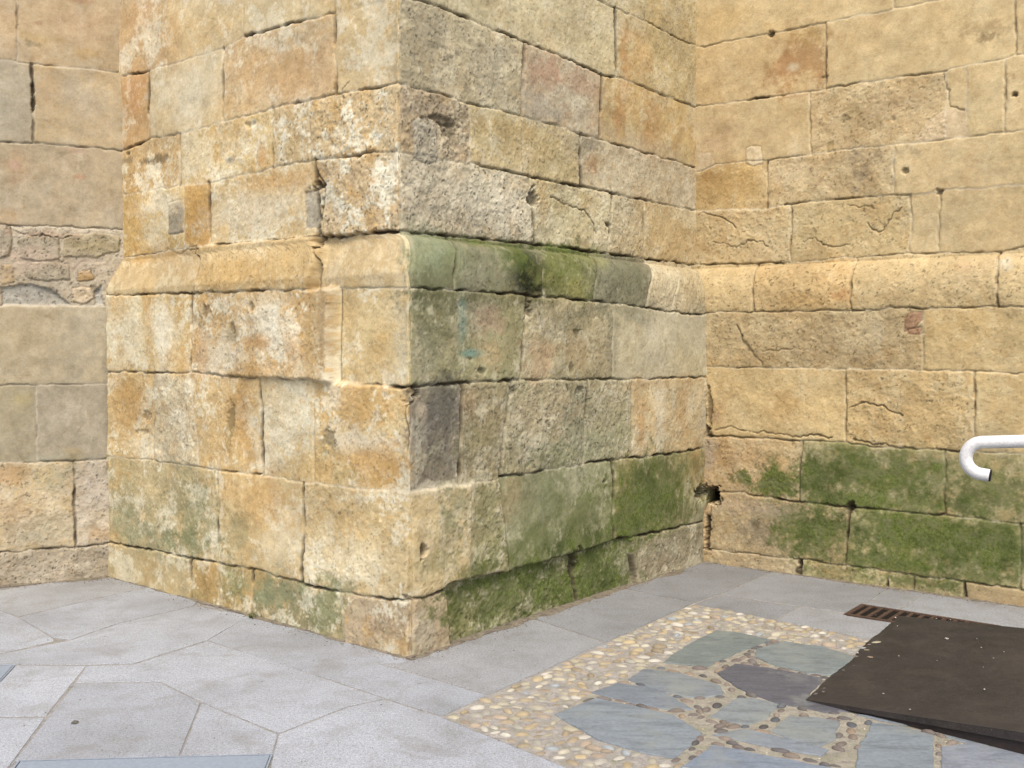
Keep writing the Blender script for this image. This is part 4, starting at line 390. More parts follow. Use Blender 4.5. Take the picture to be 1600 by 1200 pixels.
def granite_mat():
    m,n,l,p=newmat('grey_granite'); v=coords(n,l)
    at=n.new('ShaderNodeAttribute'); at.attribute_name='Col'
    sp=noise(n,l,80,3,.6,v); sp2=noise(n,l,190,2,.5,v); lo=noise(n,l,1.3,5,.6,v); md=noise(n,l,7,6,.7,v)
    c=mix(n,l,1.,at.outputs['Color'],ramp(n,l,sp,[(.28,g(.62)),(.42,g(.92)),(.55,g(1.)),(.70,g(1.18))]),'MULTIPLY')
    c=mix(n,l,1.,c,ramp(n,l,sp2,[(.34,g(.62)),(.48,g(1.)),(.68,g(1.18))]),'MULTIPLY')
    c=mix(n,l,1.,c,ramp(n,l,lo,[(.3,(.78,.77,.75)),(.52,g(1.)),(.7,(1.1,1.1,1.1))]),'MULTIPLY')
    c=mix(n,l,1.,c,ramp(n,l,md,[(.3,(.86,.84,.80)),(.5,g(1.)),(.7,g(1.05))]),'MULTIPLY')
    st=noise(n,l,3.3,8,.7,v,.8); c=mix(n,l,ramp(n,l,st,[(.52,g(0)),(.66,g(.5))]),c,(.17,.165,.155)); gum=n.new('ShaderNodeTexVoronoi'); gum.inputs['Scale'].default_value=3.1; l.new(v,gum.inputs['Vector']); c=mix(n,l,ramp(n,l,gum.outputs['Distance'],[(.028,g(.5)),(.04,g(0))]),c,(.13,.13,.125))
    l.new(c,p.inputs['Base Color']); p.inputs['Roughness'].default_value=.75; p.inputs['Specular IOR Level'].default_value=.3
    b=n.new('ShaderNodeBump'); b.inputs['Strength'].default_value=.2; b.inputs['Distance'].default_value=.003
    l.new(math_(n,l,'ADD',sp,math_(n,l,'MULTIPLY',md,1.5)),b.inputs['Height']); l.new(b.outputs[0],p.inputs['Normal']); return m
def attr_mat(name,rough,spec,scale,lohi,bump=.4,bd=.004,tint2=None,stretch=None):
    m,n,l,p=newmat(name); v=coords(n,l)
    if stretch:
        mp=n.new('ShaderNodeMapping'); mp.inputs['Scale'].default_value=stretch; mp.inputs['Rotation'].default_value=(0,0,.66); l.new(v,mp.inputs[0]); v2=mp.outputs[0]
    else: v2=v
    at=n.new('ShaderNodeAttribute'); at.attribute_name='Col'
    f=noise(n,l,scale,7,.68,v2,.4); f2=noise(n,l,scale*9,3,.6,v)
    c=mix(n,l,1.,at.outputs['Color'],ramp(n,l,f,[(.3,g(lohi[0])),(.5,g(1.)),(.7,g(lohi[1]))]),'MULTIPLY')
    c=mix(n,l,1.,c,ramp(n,l,f2,[(.3,g(.85)),(.5,g(1.)),(.7,g(1.12))]),'MULTIPLY')
    if tint2: c=mix(n,l,ramp(n,l,noise(n,l,scale*.5,5,.7,v),[(.5,g(0)),(.68,g(.7))]),c,tint2)
    l.new(c,p.inputs['Base Color']); p.inputs['Roughness'].default_value=rough; p.inputs['Specular IOR Level'].default_value=spec
    b=n.new('ShaderNodeBump'); b.inputs['Strength'].default_value=bump; b.inputs['Distance'].default_value=bd
    l.new(math_(n,l,'ADD',f,math_(n,l,'MULTIPLY',f2,.4)),b.inputs['Height']); l.new(b.outputs[0],p.inputs['Normal']); return m
M_stone=stone_mat(); M_gran=granite_mat()
M_slate=attr_mat('blue_slate',.62,.4,6,(.66,1.2),.6,.006,(.20,.215,.19),(1,3.5,1))
M_peb=attr_mat('river_pebble',.7,.35,30,(.85,1.12),.3,.002)
M_mortar=attr_mat('sandy_mortar',.95,.15,22,(.62,1.3),1.,.012,(.17,.17,.10))
def plain(name,col,rough=.5,spec=.5,scale=20,lohi=(.8,1.2),metal=0,bump=.2,bd=.002):
    m,n,l,p=newmat(name); v=coords(n,l); f=noise(n,l,scale,6,.65,v); f2=noise(n,l,scale*8,3,.6,v)
    c=mix(n,l,1.,(*col,1),ramp(n,l,f,[(.3,g(lohi[0])),(.5,g(1.)),(.7,g(lohi[1]))]),'MULTIPLY')
    c=mix(n,l,1.,c,ramp(n,l,f2,[(.3,g(.86)),(.5,g(1.)),(.7,g(1.12))]),'MULTIPLY')
    l.new(c,p.inputs['Base Color']); p.inputs['Roughness'].default_value=rough; p.inputs['Metallic'].default_value=metal; p.inputs['Specular IOR Level'].default_value=spec
    b=n.new('ShaderNodeBump'); b.inputs['Strength'].default_value=bump; b.inputs['Distance'].default_value=bd
    l.new(math_(n,l,'ADD',f,math_(n,l,'MULTIPLY',f2,.5)),b.inputs['Height']); l.new(b.outputs[0],p.inputs['Normal']); return m,n,l,p,c

# ------------------------------------------------------------ masonry sheets
P=PLAN; a3=lambda k:np.array(P[k]); tL,tR,tW=P['T']; Z1,Z2=P['Z']
def prof(z):
    q=np.clip((z-Z1)/(Z2-Z1),0,1); return 1-(1-q**2.4)**.55
def profL(z):
    q=np.clip((z-Z1)/(Z2-Z1),0,1); return np.clip((q-.36)/.64,0,1)**1.15
def seg_dist(S,Z,a,b):
    d=(b[0]-a[0],b[1]-a[1]); L=d[0]**2+d[1]**2+1e-12
    t=np.clip(((S-a[0])*d[0]+(Z-a[1])*d[1])/L,0,1); return np.hypot(S-a[0]-t*d[0],Z-a[1]-t*d[1])
def masonry(key,s0,s1,dx,seed,zdet=4.35):
    D=DATA['surf'][key]
    s=np.arange(s0,s1+dx,dx); z=np.arange(-.04,zdet,dx); ny,nx=len(z),len(s); sh=(ny,nx)
    S,Z=np.meshgrid(s,z)
    w1=field(sh,dx,.035,.5,1.3,seed); w2=field(sh,dx,.035,.5,1.3,seed+1)
    f30=field(sh,dx,.12,1.2,1.6,seed+2); f8=field(sh,dx,.015,.14,1.3,seed+3); f3=field(sh,dx,.008,.05,1.0,seed+4)
    m30=field(sh,dx,.02,.7,1.35,seed+5); m8=field(sh,dx,.012,.2,1.2,seed+6); stn=field(sh,dx,.015,.5,1.2,seed+7)
    fl=field(sh,dx,.03,.5,1.4,seed+8); gn=field(sh,dx,.09,.6,1.1,seed+9)
    wm_=np.full(sh,1.) if key!='buttress' else 1-.9*np.exp(-((S+.58)/.13)**2)*ss(Z,1.36,1.42)*(1-ss(Z,2.15,2.2))
    w1=w1*wm_; Sw=S+w1*.0035; Zw=Z+w2*.0035
    col=np.zeros(sh+(3,),np.float32); rough=np.zeros(sh,np.float32); off=np.zeros(sh,np.float32); cid=np.zeros(sh,np.int32); ctr=np.full(sh,.5,np.float32); sel=np.zeros(sh,np.float32)
    lines=D['lines']; rows=D['rows']; R=rs(seed+50)
    zl=[]
    for l in lines:
        xs=np.array([p[0] for p in l]); ys=np.array([p[1] for p in l]); o=np.argsort(xs,kind='stable'); zl.append(np.interp(Sw,xs[o],ys[o]))
    colA=np.zeros(sh+(3,),np.float32); colB=np.zeros(sh+(3,),np.float32); ct=np.zeros(sh,np.float32)
    for i,(J,codes) in enumerate(rows):
        top=zl[i-1] if i>0 else 99; bot=zl[i] if i<len(zl) else -99
        m=(Zw<top)&(Zw>=bot)
        bi=np.zeros(sh,np.int32)
        for (st,zt,sb,zb,st_) in J:
            x=sb+(st-sb)*np.clip((Zw-zb)/(zt-zb+1e-9),0,1); bi+=(Sw>x)
        cid[m]=i
        edges=[-99]+[(j[0]+j[2])/2 for j in J]+[99]
        for b,cd in enumerate(codes):
            q=m&(bi==b)
            if not q.any(): continue
            jit=1+R.uniform(-.035,.035); A=np.array(cd[0])*jit; B=np.array(cd[1])*jit
            colA[q]=A; colB[q]=B; ct[q]=cd[2]; rough[q]=cd[3]
            lo,hi=max(edges[b],s0),min(edges[b+1],s1); r=np.clip((S[q]-lo)/max(hi-lo,.01),0,1)
            o=R.uniform(-.003,.004) if abs(J[b-1][1] if 0<b<=len(J) else 0)<8 or True else 0
            off[q]=cd[4]*(1-r)+cd[5]*r+(o if cd[4]==0 and cd[5]==0 else 0)
            off[q]+=(S[q]-(lo+hi)/2)*R.uniform(-.006,.006)
            if cd[3]>.3: sel[q]=R.uniform(-.4,.4)
    if key=='buttress':   # the corner stones are single stones on both faces
        blend=1-ss(np.abs(S),.0,.05); off*=1-blend*.6
    for q_ in range(3):
        off[:,1:-1]=(off[:,:-2]+2*off[:,1:-1]+off[:,2:])/4
        if q_<4: off[1:-1]=(off[:-2]+2*off[1:-1]+off[2:])/4
    groove=np.zeros(sh,np.float32); edge=np.zeros(sh,np.float32); dirt=np.zeros(sh,np.float32); lite=np.zeros(sh,np.float32)
    irr=np.clip(.75+.35*gn,.15,1.5)
    JS=1.0 if key=='buttress' else .72
    def addseg(a,b,st,wd=.0062):
        if st<=0: return
        mg=.045
        i0,i1=np.searchsorted(s,[min(a[0],b[0])-mg,max(a[0],b[0])+mg]); k0,k1=np.searchsorted(z,[min(a[1],b[1])-mg,max(a[1],b[1])+mg])
        if i1<=i0 or k1<=k0: return
        sl=(slice(k0,k1),slice(i0,i1)); d=seg_dist(Sw[sl],Zw[sl],a,b)
        ef=np.clip(st*JS*irr[sl],0,1.3)
        wdl=wd*(.62+.55*ef)
        gg=(1-ss(d,wdl*.35,wdl*1.35))*ef; groove[sl]=np.maximum(groove[sl],gg)
        edge[sl]=np.maximum(edge[sl],(np.clip(1-d/.024,0,1)**2)*min(st,1))
        dirt[sl]=np.maximum(dirt[sl],(1-ss(d,wdl*.5,wdl*1.8))*np.clip((ef-.25)*1.5,0,1))
        lite[sl]=np.maximum(lite[sl],(1-ss(d,.003,.012))*np.clip(1-ef*2.0,0,1)*.5)
    for l in lines:
        for a,b in zip(l[:-1],l[1:]): addseg(a,b,a[2])
    for J,_ in rows:
        for (st,zt,sb,zb,k) in J: addseg((st,zt),(sb,zb),k,.0110 if key=='buttress' else .0078)
    # flaked, broken surface
    flake=ss(fl+.25*m8,.35,.5)*.006+ss(fl+.25*m8,-.9,-.78)*.005
    pit=ss(f3*.7+f8*.5,1.0,1.8)
    rg_=np.clip(rough,0,1.6)*.8; h=off+f30*.0030+rg_*(f8*.0013+f3*.0006+(flake-.005)*.7-pit*.007)+f3*.0002
    h-=edge*(.0028+.0035*np.clip(rough,0,1))
    h-=groove*.028
    # colours
    t=ss(m30*.75+m8*.35+sel,-.9/(.6+1),1.3/(1+.6)); t=.5+(t-.5)*np.clip(ct*1.25,0,1.25)
    t=np.clip(t,0,1)[...,None]; col=colA*t+colB*(1-t)
    col=.66*col+.34*blur(col,.09,dx)
    HX=lambda h:np.array(hl(h))
    g1=field(sh,dx,.02,.9,1.25,seed+20)+.35*m8; g2=field(sh,dx,.02,.8,1.25,seed+21)+.35*m8
    vs4=field((ny//5+2,nx),dx,.02,.5,1.1,seed+22); zi=np.arange(ny)/5.; i0=zi.astype(int); fr=(zi-i0)[:,None]; vst=vs4[i0]*(1-fr)+vs4[i0+1]*fr
    rr=np.clip(.45+rough*.7,.45,1.1)*np.where(cid==(5 if key=='buttress' else 6 if key=='right' else 99),.4,1.)  # string course colour kept darker to offset the light on its ledge
    if key=='buttress':
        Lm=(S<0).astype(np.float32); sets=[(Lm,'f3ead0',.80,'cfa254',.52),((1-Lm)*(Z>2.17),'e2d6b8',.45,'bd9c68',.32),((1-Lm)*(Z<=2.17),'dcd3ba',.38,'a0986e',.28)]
    elif key=='right': sets=[(np.ones(sh),'e4d2aa',.30,'c49a58',.34)]
    else: sets=[(np.ones(sh),'d6cab0',.25,'c4a878',.22)]
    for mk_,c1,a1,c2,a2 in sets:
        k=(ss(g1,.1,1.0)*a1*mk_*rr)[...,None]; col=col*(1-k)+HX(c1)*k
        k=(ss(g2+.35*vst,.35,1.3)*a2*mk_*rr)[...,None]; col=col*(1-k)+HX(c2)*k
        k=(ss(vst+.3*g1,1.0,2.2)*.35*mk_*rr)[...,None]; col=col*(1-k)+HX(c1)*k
    for poly,cd,proud,st in D['patch']:
        px=[p[0] for p in poly]; pz=[p[1] for p in poly]
        i0,i1=np.searchsorted(s,[min(px)-.05,max(px)+.05]); k0,k1=np.searchsorted(z,[min(pz)-.05,max(pz)+.05])
        if i1<=i0 or k1<=k0: continue
        sl=(slice(k0,k1),slice(i0,i1)); a,b=Sw[sl],Zw[sl]; ins=np.zeros(a.shape,bool); dm=np.full(a.shape,9.)
        for q in range(len(poly)):
            p1,p2=poly[q],poly[(q+1)%len(poly)]
            c_=((p1[1]>b)!=(p2[1]>b)); x=(p2[0]-p1[0])*(b-p1[1])/(p2[1]-p1[1]+1e-12)+p1[0]; ins^=c_&(a<x); dm=np.minimum(dm,seg_dist(a,b,p1,p2))
        sg=np.where(ins,dm,-dm); k=ss(sg,-.004,.004)[...,None]
        tt=np.clip(.5+.3*m8[sl],0,1)[...,None]; col[sl]=col[sl]*(1-k)+(np.array(cd[0])*tt+np.array(cd[1])*(1-tt))*k
        h[sl]+=proud*ss(sg,-.002,.008)-st*.012*(1-ss(dm,.002,.008)); dirt[sl]=np.maximum(dirt[sl],st*.6*(1-ss(dm,.002,.008)))
    for pts,wd,dep in D['crack']:
        for a,b in zip(pts[:-1],pts[1:]):
            i0,i1=np.searchsorted(s,[min(a[0],b[0])-.05,max(a[0],b[0])+.05]); k0,k1=np.searchsorted(z,[min(a[1],b[1])-.05,max(a[1],b[1])+.05])
            if i1<=i0 or k1<=k0: continue
            sl=(slice(k0,k1),slice(i0,i1)); d=seg_dist(Sw[sl]+w1[sl]*.004,Zw[sl]+w2[sl]*.004,a,b)
            k=1-ss(d,wd*.25,wd*.9); h[sl]=np.minimum(h[sl],h[sl]*(1-k)-dep*k); dirt[sl]=np.maximum(dirt[sl],min(.35+dep*22,.9)*k)
    for cs,cz,ra,rb,dep in D['dent']:
        if dep<=0: continue
        i0,i1=np.searchsorted(s,[cs-ra*2,cs+ra*2]); k0,k1=np.searchsorted(z,[cz-rb*2,cz+rb*2])
        if i1<=i0 or k1<=k0: continue
        sl=(slice(k0,k1),slice(i0,i1)); r=np.hypot((S[sl]-cs)/ra,(Z[sl]-cz)/rb)+.22*m8[sl]; k=1-ss(r,.6,1.25)
        h[sl]-=dep*k; dirt[sl]=np.maximum(dirt[sl],k*min(dep*28,.96))  # hole colour gets darker with dent depth
    moss=np.zeros(sh,np.float32)
    for cs,cz,ra,rb,c,al,nz in D['stain']:  # stains, plus brown strips painting shade on the left face's stepped side
        i0,i1=np.searchsorted(s,[cs-ra*2.2,cs+ra*2.2]); k0,k1=np.searchsorted(z,[cz-rb*2.2,cz+rb*2.2])
        if i1<=i0 or k1<=k0: continue
        sl=(slice(k0,k1),slice(i0,i1)); r=np.hypot((S[sl]-cs)/ra,(Z[sl]-cz)/rb)+nz*.30*stn[sl]+nz*.16*m8[sl]
        k=(1-ss(r,.30,1.5))*np.minimum(al*(1 if c=='moss' else .97),1)
        if c=='moss': moss[sl]=np.maximum(moss[sl],k)+.25*np.minimum(moss[sl],k)
        else: col[sl]=col[sl]*(1-k[...,None])+np.array(c)*k[...,None]
    # every surface keeps small warm / pale drifts and long wavelength toning
    col*=(1+.045*m8+.05*f30)[...,None]
    dr=ss(m30*.6+m8*.7-.3*f30,1.1,2.2)*.35*np.clip(rough,.15,1); col=col*(1-dr[...,None])+np.array([.30,.20,.09])*dr[...,None]
    dp=pit*.65*np.clip(rough,.1,1); col*=(1-dp)[...,None]
    lt=lite[...,None]; col=col*(1-lt)+np.array([.72,.62,.46])*lt
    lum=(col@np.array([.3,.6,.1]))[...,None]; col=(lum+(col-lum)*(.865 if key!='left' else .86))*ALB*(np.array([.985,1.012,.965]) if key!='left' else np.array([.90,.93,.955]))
    mm=moss[...,None]*.6; col=col*(1-mm)+np.array([.15,.145,.06])*mm
    dd=np.clip(dirt,0,1)[...,None]*.88; col=col*(1-dd)+np.array([.055,.042,.026])*dd
    moss=np.clip(moss*(1-.92*np.clip(dirt*1.2,0,1)),0,1)
    low=Z<.03
    # ---- positions
    zc=np.concatenate([z,[4.6,5.0,5.5,5.5]]); nex=4; H_=np.concatenate([h,np.repeat(h[-1:],nex,0)]); nyy=ny+nex
    SS=np.tile(s,(nyy,1)); ZZ=np.tile(zc[:,None],(1,nx)); pf=prof(ZZ)
    back=np.zeros((nyy,nx)); back[-1]=.5
    if key=='buttress':
        P0=a3('P0');dL=a3('dL');dR=a3('dR')
        X=tR*pf-np.minimum(SS,0)+0*SS; Y=tL*profL(ZZ)+np.maximum(SS,0)
        k=ss(SS,-.03,.03); bl=(1-k); # weight of left-face normal (-dR)
        nv=-(dR[None,None]*bl[...,None]+dL[None,None]*k[...,None]); nv/=np.linalg.norm(nv,axis=2)[...,None]
        rc=.026+.012*np.concatenate([f30[:, nx//2:nx//2+1],np.zeros((nex,1))])*np.ones((1,nx)); rc=rc+.035*(1-ss(ZZ[:,:1],.15,.75)); rc=np.clip(rc,.012,.085)
        c_=np.clip(rc-np.abs(SS),0,1)**2/(2*rc)*1.3; X=X+c_; Y=Y+c_
        co=P0[None,None]+dL*X[...,None]+dR*Y[...,None]; co[...,2]=ZZ
        co=co+nv*(H_-back)[...,None]
        core=None
    else:
        if key=='right': A,d,nn,tt=a3('P1'),a3('dW'),a3('nW'),tW
        else: A,d,nn,tt=a3('P2'),a3('dD'),a3('nD'),0
        co=A[None,None]+d*SS[...,None]+nn*(tt*pf-H_+back)[...,None]; co[...,2]=ZZ
    rgba=np.concatenate([col,moss[...,None]],2); rgba=np.concatenate([rgba,np.repeat(rgba[-1:],nex,0)])
    cidx=np.concatenate([cid,np.zeros((nex,nx),np.int32)])
    return co,rgba,cidx,s
def build_parts(root,co,rgba,cidx,names,flip):
    ny,nx=cidx.shape; idx=np.arange(ny*nx).reshape(ny,nx)
    q=np.stack([idx[:-1,:-1],idx[:-1,1:],idx[1:,1:],idx[1:,:-1]],-1)
    if flip: q=q[...,::-1]
    cc=cidx[:-1,:-1]
    for name,lo,hi in names:
        m=(cc>=lo)&(cc<=hi); qq=q[m]
        if not len(qq): continue
        used,inv=np.unique(qq.ravel(),return_inverse=True)
        me=mesh_np(name,co.reshape(-1,3)[used],inv.reshape(-1,4)); set_col(me,rgba.reshape(-1,4)[used])
        link(name,me,M_stone,root)
def box_part(name,pts,z0,z1,parent,mat=None):
    bm=bmesh.new(); lo=[bm.verts.new((p[0],p[1],z0)) for p in pts]; hi=[bm.verts.new((p[0],p[1],z1)) for p in pts]
    bm.faces.new(lo[::-1]); bm.faces.new(hi)
    for i in range(len(pts)): j=(i+1)%len(pts); bm.faces.new((lo[i],lo[j],hi[j],hi[i]))
    bmesh.ops.recalc_face_normals(bm,faces=bm.faces); me=bpy.data.meshes.new(name); bm.to_mesh(me); bm.free()
    c=np.tile(np.array([.3,.24,.15,0]),(len(me.vertices),1)); set_col(me,c); return link(name,me,mat or M_stone,parent,False)
DX=.006
P0,P1,P2=a3('P0'),a3('P1'),a3('P2'); dL,dR,dW,dD,nW,nD=[a3(k) for k in('dL','dR','dW','dD','nW','nD')]
def T2(v): return (float(v[0]),float(v[1]),0.)
root=empty('stone_buttress',T2(P0),'square corner buttress of honey coloured ashlar blocks, moulded string course and green stained right face','buttress')
co,rgba,cidx,s=masonry('buttress',-3.15,3.25,DX,11)
build_parts(root,co,rgba,cidx,[('upper_masonry',0,4),('string_course',5,5),('plinth_masonry',6,8),('footing_course',9,9)],False)
q=P0+dL*.5+dR*.5; box_part('masonry_core',[q,q+dL*2.7,q+dL*2.7+dR*3.0,q+dR*3.0],0,5.45,root)
root=empty('side_wall',T2(P1),'golden sandstone wall behind the white handrail and brown ramp, mossy at its foot','wall')
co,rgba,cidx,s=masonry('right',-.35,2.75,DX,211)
ex=[3.1,3.9]; 
for e in ex: co=np.concatenate([co,co[:,-1:]+dW*(e-(2.75 if e==3.1 else 3.1))],1); rgba=np.concatenate([rgba,rgba[:,-1:]],1); cidx=np.concatenate([cidx,cidx[:,-1:]],1)
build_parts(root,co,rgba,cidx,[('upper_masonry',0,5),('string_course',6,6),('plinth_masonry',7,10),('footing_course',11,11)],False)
q=P1+nW*.4-dW*.3; box_part('masonry_core',[q,q+dW*4.2,q+dW*4.2+nW*.4,q+nW*.4],0,5.45,root)
root=empty('recessed_wall',T2(P2),'smooth greyish ashlar wall left of the buttress with a band of rubble and mortar','wall')
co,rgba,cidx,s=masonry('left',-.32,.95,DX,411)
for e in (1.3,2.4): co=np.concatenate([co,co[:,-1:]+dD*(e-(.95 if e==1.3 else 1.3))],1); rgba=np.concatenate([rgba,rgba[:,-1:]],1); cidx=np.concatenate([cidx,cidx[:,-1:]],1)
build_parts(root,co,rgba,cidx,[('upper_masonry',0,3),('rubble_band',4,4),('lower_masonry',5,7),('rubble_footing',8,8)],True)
q=P2+nD*.4-dD*.3; box_part('masonry_core',[q,q+dD*2.7,q+dD*2.7+nD*.4,q+nD*.4],0,5.45,root)

# ------------------------------------------------------------ ground
GD=DATA['G']
def structure(o): o['kind']='structure'; return o
def flat(name,pts,z,mat,col=None):
    bm=bmesh.new(); f=bm.faces.new([bm.verts.new((p[0],p[1],z)) for p in pts]); bm.normal_update()
    if f.normal.z<0: f.normal_flip()
    bmesh.ops.triangulate(bm,faces=bm.faces)
    me=bpy.data.meshes.new(name); bm.to_mesh(me); bm.free()
    if col is not None: set_col(me,np.tile(np.array([*col,1]),(len(me.vertices),1)))
    return link(name,me,mat,None,False)
GR=np.array([.282,.300,.322])
def area(p): return sum(p[i][0]*p[(i+1)%len(p)][1]-p[(i+1)%len(p)][0]*p[i][1] for i in range(len(p)))/2
def inset(p,d):
    n=len(p); out=[]
    for i in range(n):
        a,b,c=p[i-1],p[i],p[(i+1)%n]
        e1=np.subtract(b,a)[:2]; e2=np.subtract(c,b)[:2]; e1=e1/(np.hypot(*e1)+1e-9); e2=e2/(np.hypot(*e2)+1e-9)
        n1=np.array([-e1[1],e1[0]]); n2=np.array([-e2[1],e2[0]]); k=n1+n2; L=np.hypot(*k)
        k=k/(L+1e-9); m=min(1/max(k@n1,.35),2.2); out.append([b[0]+k[0]*d*m,b[1]+k[1]*d*m])
    return out
def resample(p,step,R,jit):
    out=[]; n=len(p)
    for i in range(n):
        a,b=np.array(p[i][:2]),np.array(p[(i+1)%n][:2]); L=np.hypot(*(b-a)); k=max(1,int(L/step))
        for j in range(k): out.append(list(a+(b-a)*j/k+(R.uniform(-jit,jit,2) if j or jit>.002 else 0)))
    return out
def smooth_poly(p,it):
    p=np.array(p)
    for _ in range(it): p=.5*p+.25*(np.roll(p,1,0)+np.roll(p,-1,0))
    return p.tolist()
def slabs_mesh(name,polys,cols,gap,bev,ztop,mat,jit=.0007,step=.08,sm=0,seed=1,thick=.03):
    V=[];F=[];C=[];R=rs(seed)
    for p,c in zip(polys,cols):
        if area(p)<0: p=p[::-1]
        q=resample(p,step,R,jit)
        if sm: q=smooth_poly(q,sm)
        a=inset(q,gap); b=inset(q,gap+bev*.35); d=inset(q,gap+bev); n=len(q); z=ztop+R.uniform(-.0008,.0008); o=len(V)
        tx,ty=R.uniform(-.0015,.0015,2); cx,cy=np.mean([x[0] for x in q]),np.mean([x[1] for x in q])
        for ring,zz in ((a,-thick),(a,-bev*.8),(b,-bev*.25),(d,0)):
            for x in ring: V.append((x[0],x[1],z+zz+(x[0]-cx)*tx+(x[1]-cy)*ty)); C.append((*c,1))
        for k in range(3):
            for i in range(n): j=(i+1)%n; F.append((o+k*n+i,o+k*n+j,o+(k+1)*n+j,o+(k+1)*n+i))
        F.append(tuple(o+3*n+i for i in range(n)))
    me=bpy.data.meshes.new(name); me.from_pydata(V,[],F); me.update(); set_col(me,np.array(C))
    return link(name,me,mat,None,False)
structure(flat('ground',[(-60,-60),(60,-60),(60,60),(-60,60)],-.030,M_gran,GR*.9))
structure(flat('joint_bed',[(-4,3.2),(3.9,3.2),(3.9,8.6),(-4,8.6)],-.0035,M_mortar,(.255,.245,.23)))
tints=[GR*(1+(t-1)*1.25)*(np.array([1,1,1]) if t>=.93 else np.array([1.03,1,.95])) for t in GD['tint']]  # slabs by the right walls tinted darker, warmer: weaker sky light painted in
structure(slabs_mesh('pavement',GD['slabs'],tints,.0013,.0028,0,M_gran))
# granite setts outside the picture so the paving goes on
polys=[];R=rs(5)
x=-6.
ext=[]
for i in range(-8,8):
    for j in range(-6,5):
        x0,y0=i*.9+(j%2)*.4,j*.62-.55
        if y0+.62>2.9: continue
        ext.append([(x0,y0),(x0+.9,y0),(x0+.9,y0+.62),(x0,y0+.62)])
structure(slabs_mesh('pavement_outer',ext,[GR*R.uniform(.9,1.06) for _ in ext],.0035,.004,-.004,M_gran,seed=9))
structure(flat('pebble_bed',GD['pebble_poly'],-.0015,M_mortar,(.29,.27,.24)))
structure(flat('slate_bed',GD['slate_poly'],-.0025,M_mortar,(.27,.25,.20)))
slc=[np.array(hl(h))*np.array([.50,.51,.52]) for h in GD['slatet']]
structure(slabs_mesh('slate_paving',GD['slates'],slc,-.007,.006,.0035,M_slate,.0045,.035,0,3,))
def pip(x,y,p):
    c=False; n=len(p)
    for i in range(n):
        a,b=p[i],p[(i+1)%n]
        if (a[1]>y)!=(b[1]>y) and x<(b[0]-a[0])*(y-a[1])/(b[1]-a[1])+a[0]: c=not c
    return c
def pdist(x,y,p):
    best=9;ang=0
    for i in range(len(p)):
        a,b=p[i],p[(i+1)%len(p)]; dx,dy=b[0]-a[0],b[1]-a[1]; t=max(0,min(1,((x-a[0])*dx+(y-a[1])*dy)/(dx*dx+dy*dy+1e-12)))
        d=math.hypot(x-a[0]-t*dx,y-a[1]-t*dy)
        if d<best: best,ang=d,math.atan2(dy,dx)
    return best,ang
# unit pebble
bm=bmesh.new(); bmesh.ops.create_icosphere(bm,subdivisions=2,radius=1); PV=np.array([v.co[:] for v in bm.verts]); PF=np.array([[v.index for v in f.verts] for f in bm.faces]); bm.free()
def pebbles(name,items,mat,seed):
    R=rs(seed); V=[];F=[];C=[];o=0
    for (x,y,z,a,b,h,rot,c) in items:
        p=PV.copy(); k=R.standard_normal((3,3))*.16; p=p*(1+ (p@k@np.ones(3))[:,None]*.5*.6); p=p+.06*np.sin(p[:,[1,2,0]]*3+R.uniform(0,6))
        p=p*np.array([a,b,h]); cr,sr=math.cos(rot),math.sin(rot)
        q=np.stack([p[:,0]*cr-p[:,1]*sr+x,p[:,0]*sr+p[:,1]*cr+y,p[:,2]+z],1)
        V.append(q);F.append(PF+o);o+=len(q);C.append(np.tile([*c,1],(len(q),1)))
    me=bpy.data.meshes.new(name); me.from_pydata(np.concatenate(V).tolist(),[],np.concatenate(F).tolist()); me.update(); set_col(me,np.concatenate(C))
    return link(name,me,mat,None,True)
PP=GD['pebble_poly']; pcs=[hl(h) for h in('d2c8ac','dcd4bc','c6b696','c4bda6','ccba94','b9a98c','bfae96','e2dcca','b4b0a0','ccc4a8')]
R=rs(21); pts=[]; xs=[p[0] for p in PP]; ys=[p[1] for p in PP]; grid={}
for t in range(26000):
    x,y=R.uniform(min(xs),max(xs)),R.uniform(min(ys),max(ys))
    a=R.uniform(.024,.043); r=a*.74
    if not pip(x,y,PP) or pdist(x,y,PP)[0]<r*.75: continue
    k=(int(x//.08),int(y//.08)); ok=True
    for i in (-1,0,1):
        for j in (-1,0,1):
            for (u,v,rr) in grid.get((k[0]+i,k[1]+j),()):
                if math.hypot(x-u,y-v)<r+rr: ok=False;break
            if not ok:break
        if not ok:break
    if ok:
        grid.setdefault(k,[]).append((x,y,r)); c=np.array(pcs[R.randint(len(pcs))])*R.uniform(.38,.56)
        if R.rand()<.04: c=np.array(hl('9aa0a0'))*.7
        h=a*R.uniform(.35,.5); pts.append((x,y,.000+R.uniform(-.8,-.1)*h,a,a*R.uniform(.5,.72),h,R.normal(.05,.7),c))
structure(pebbles('pebble_paving',pts,M_peb,31))
SP=GD['slate_poly']; SL=GD['slates']; pts=[]; got=[]
xs=[p[0] for p in SP]; ys=[p[1] for p in SP]; dcs=[hl(h) for h in('5f5a55','655c56','4f4c4a','71675c','6b625a','56585a','7a6c5c')]
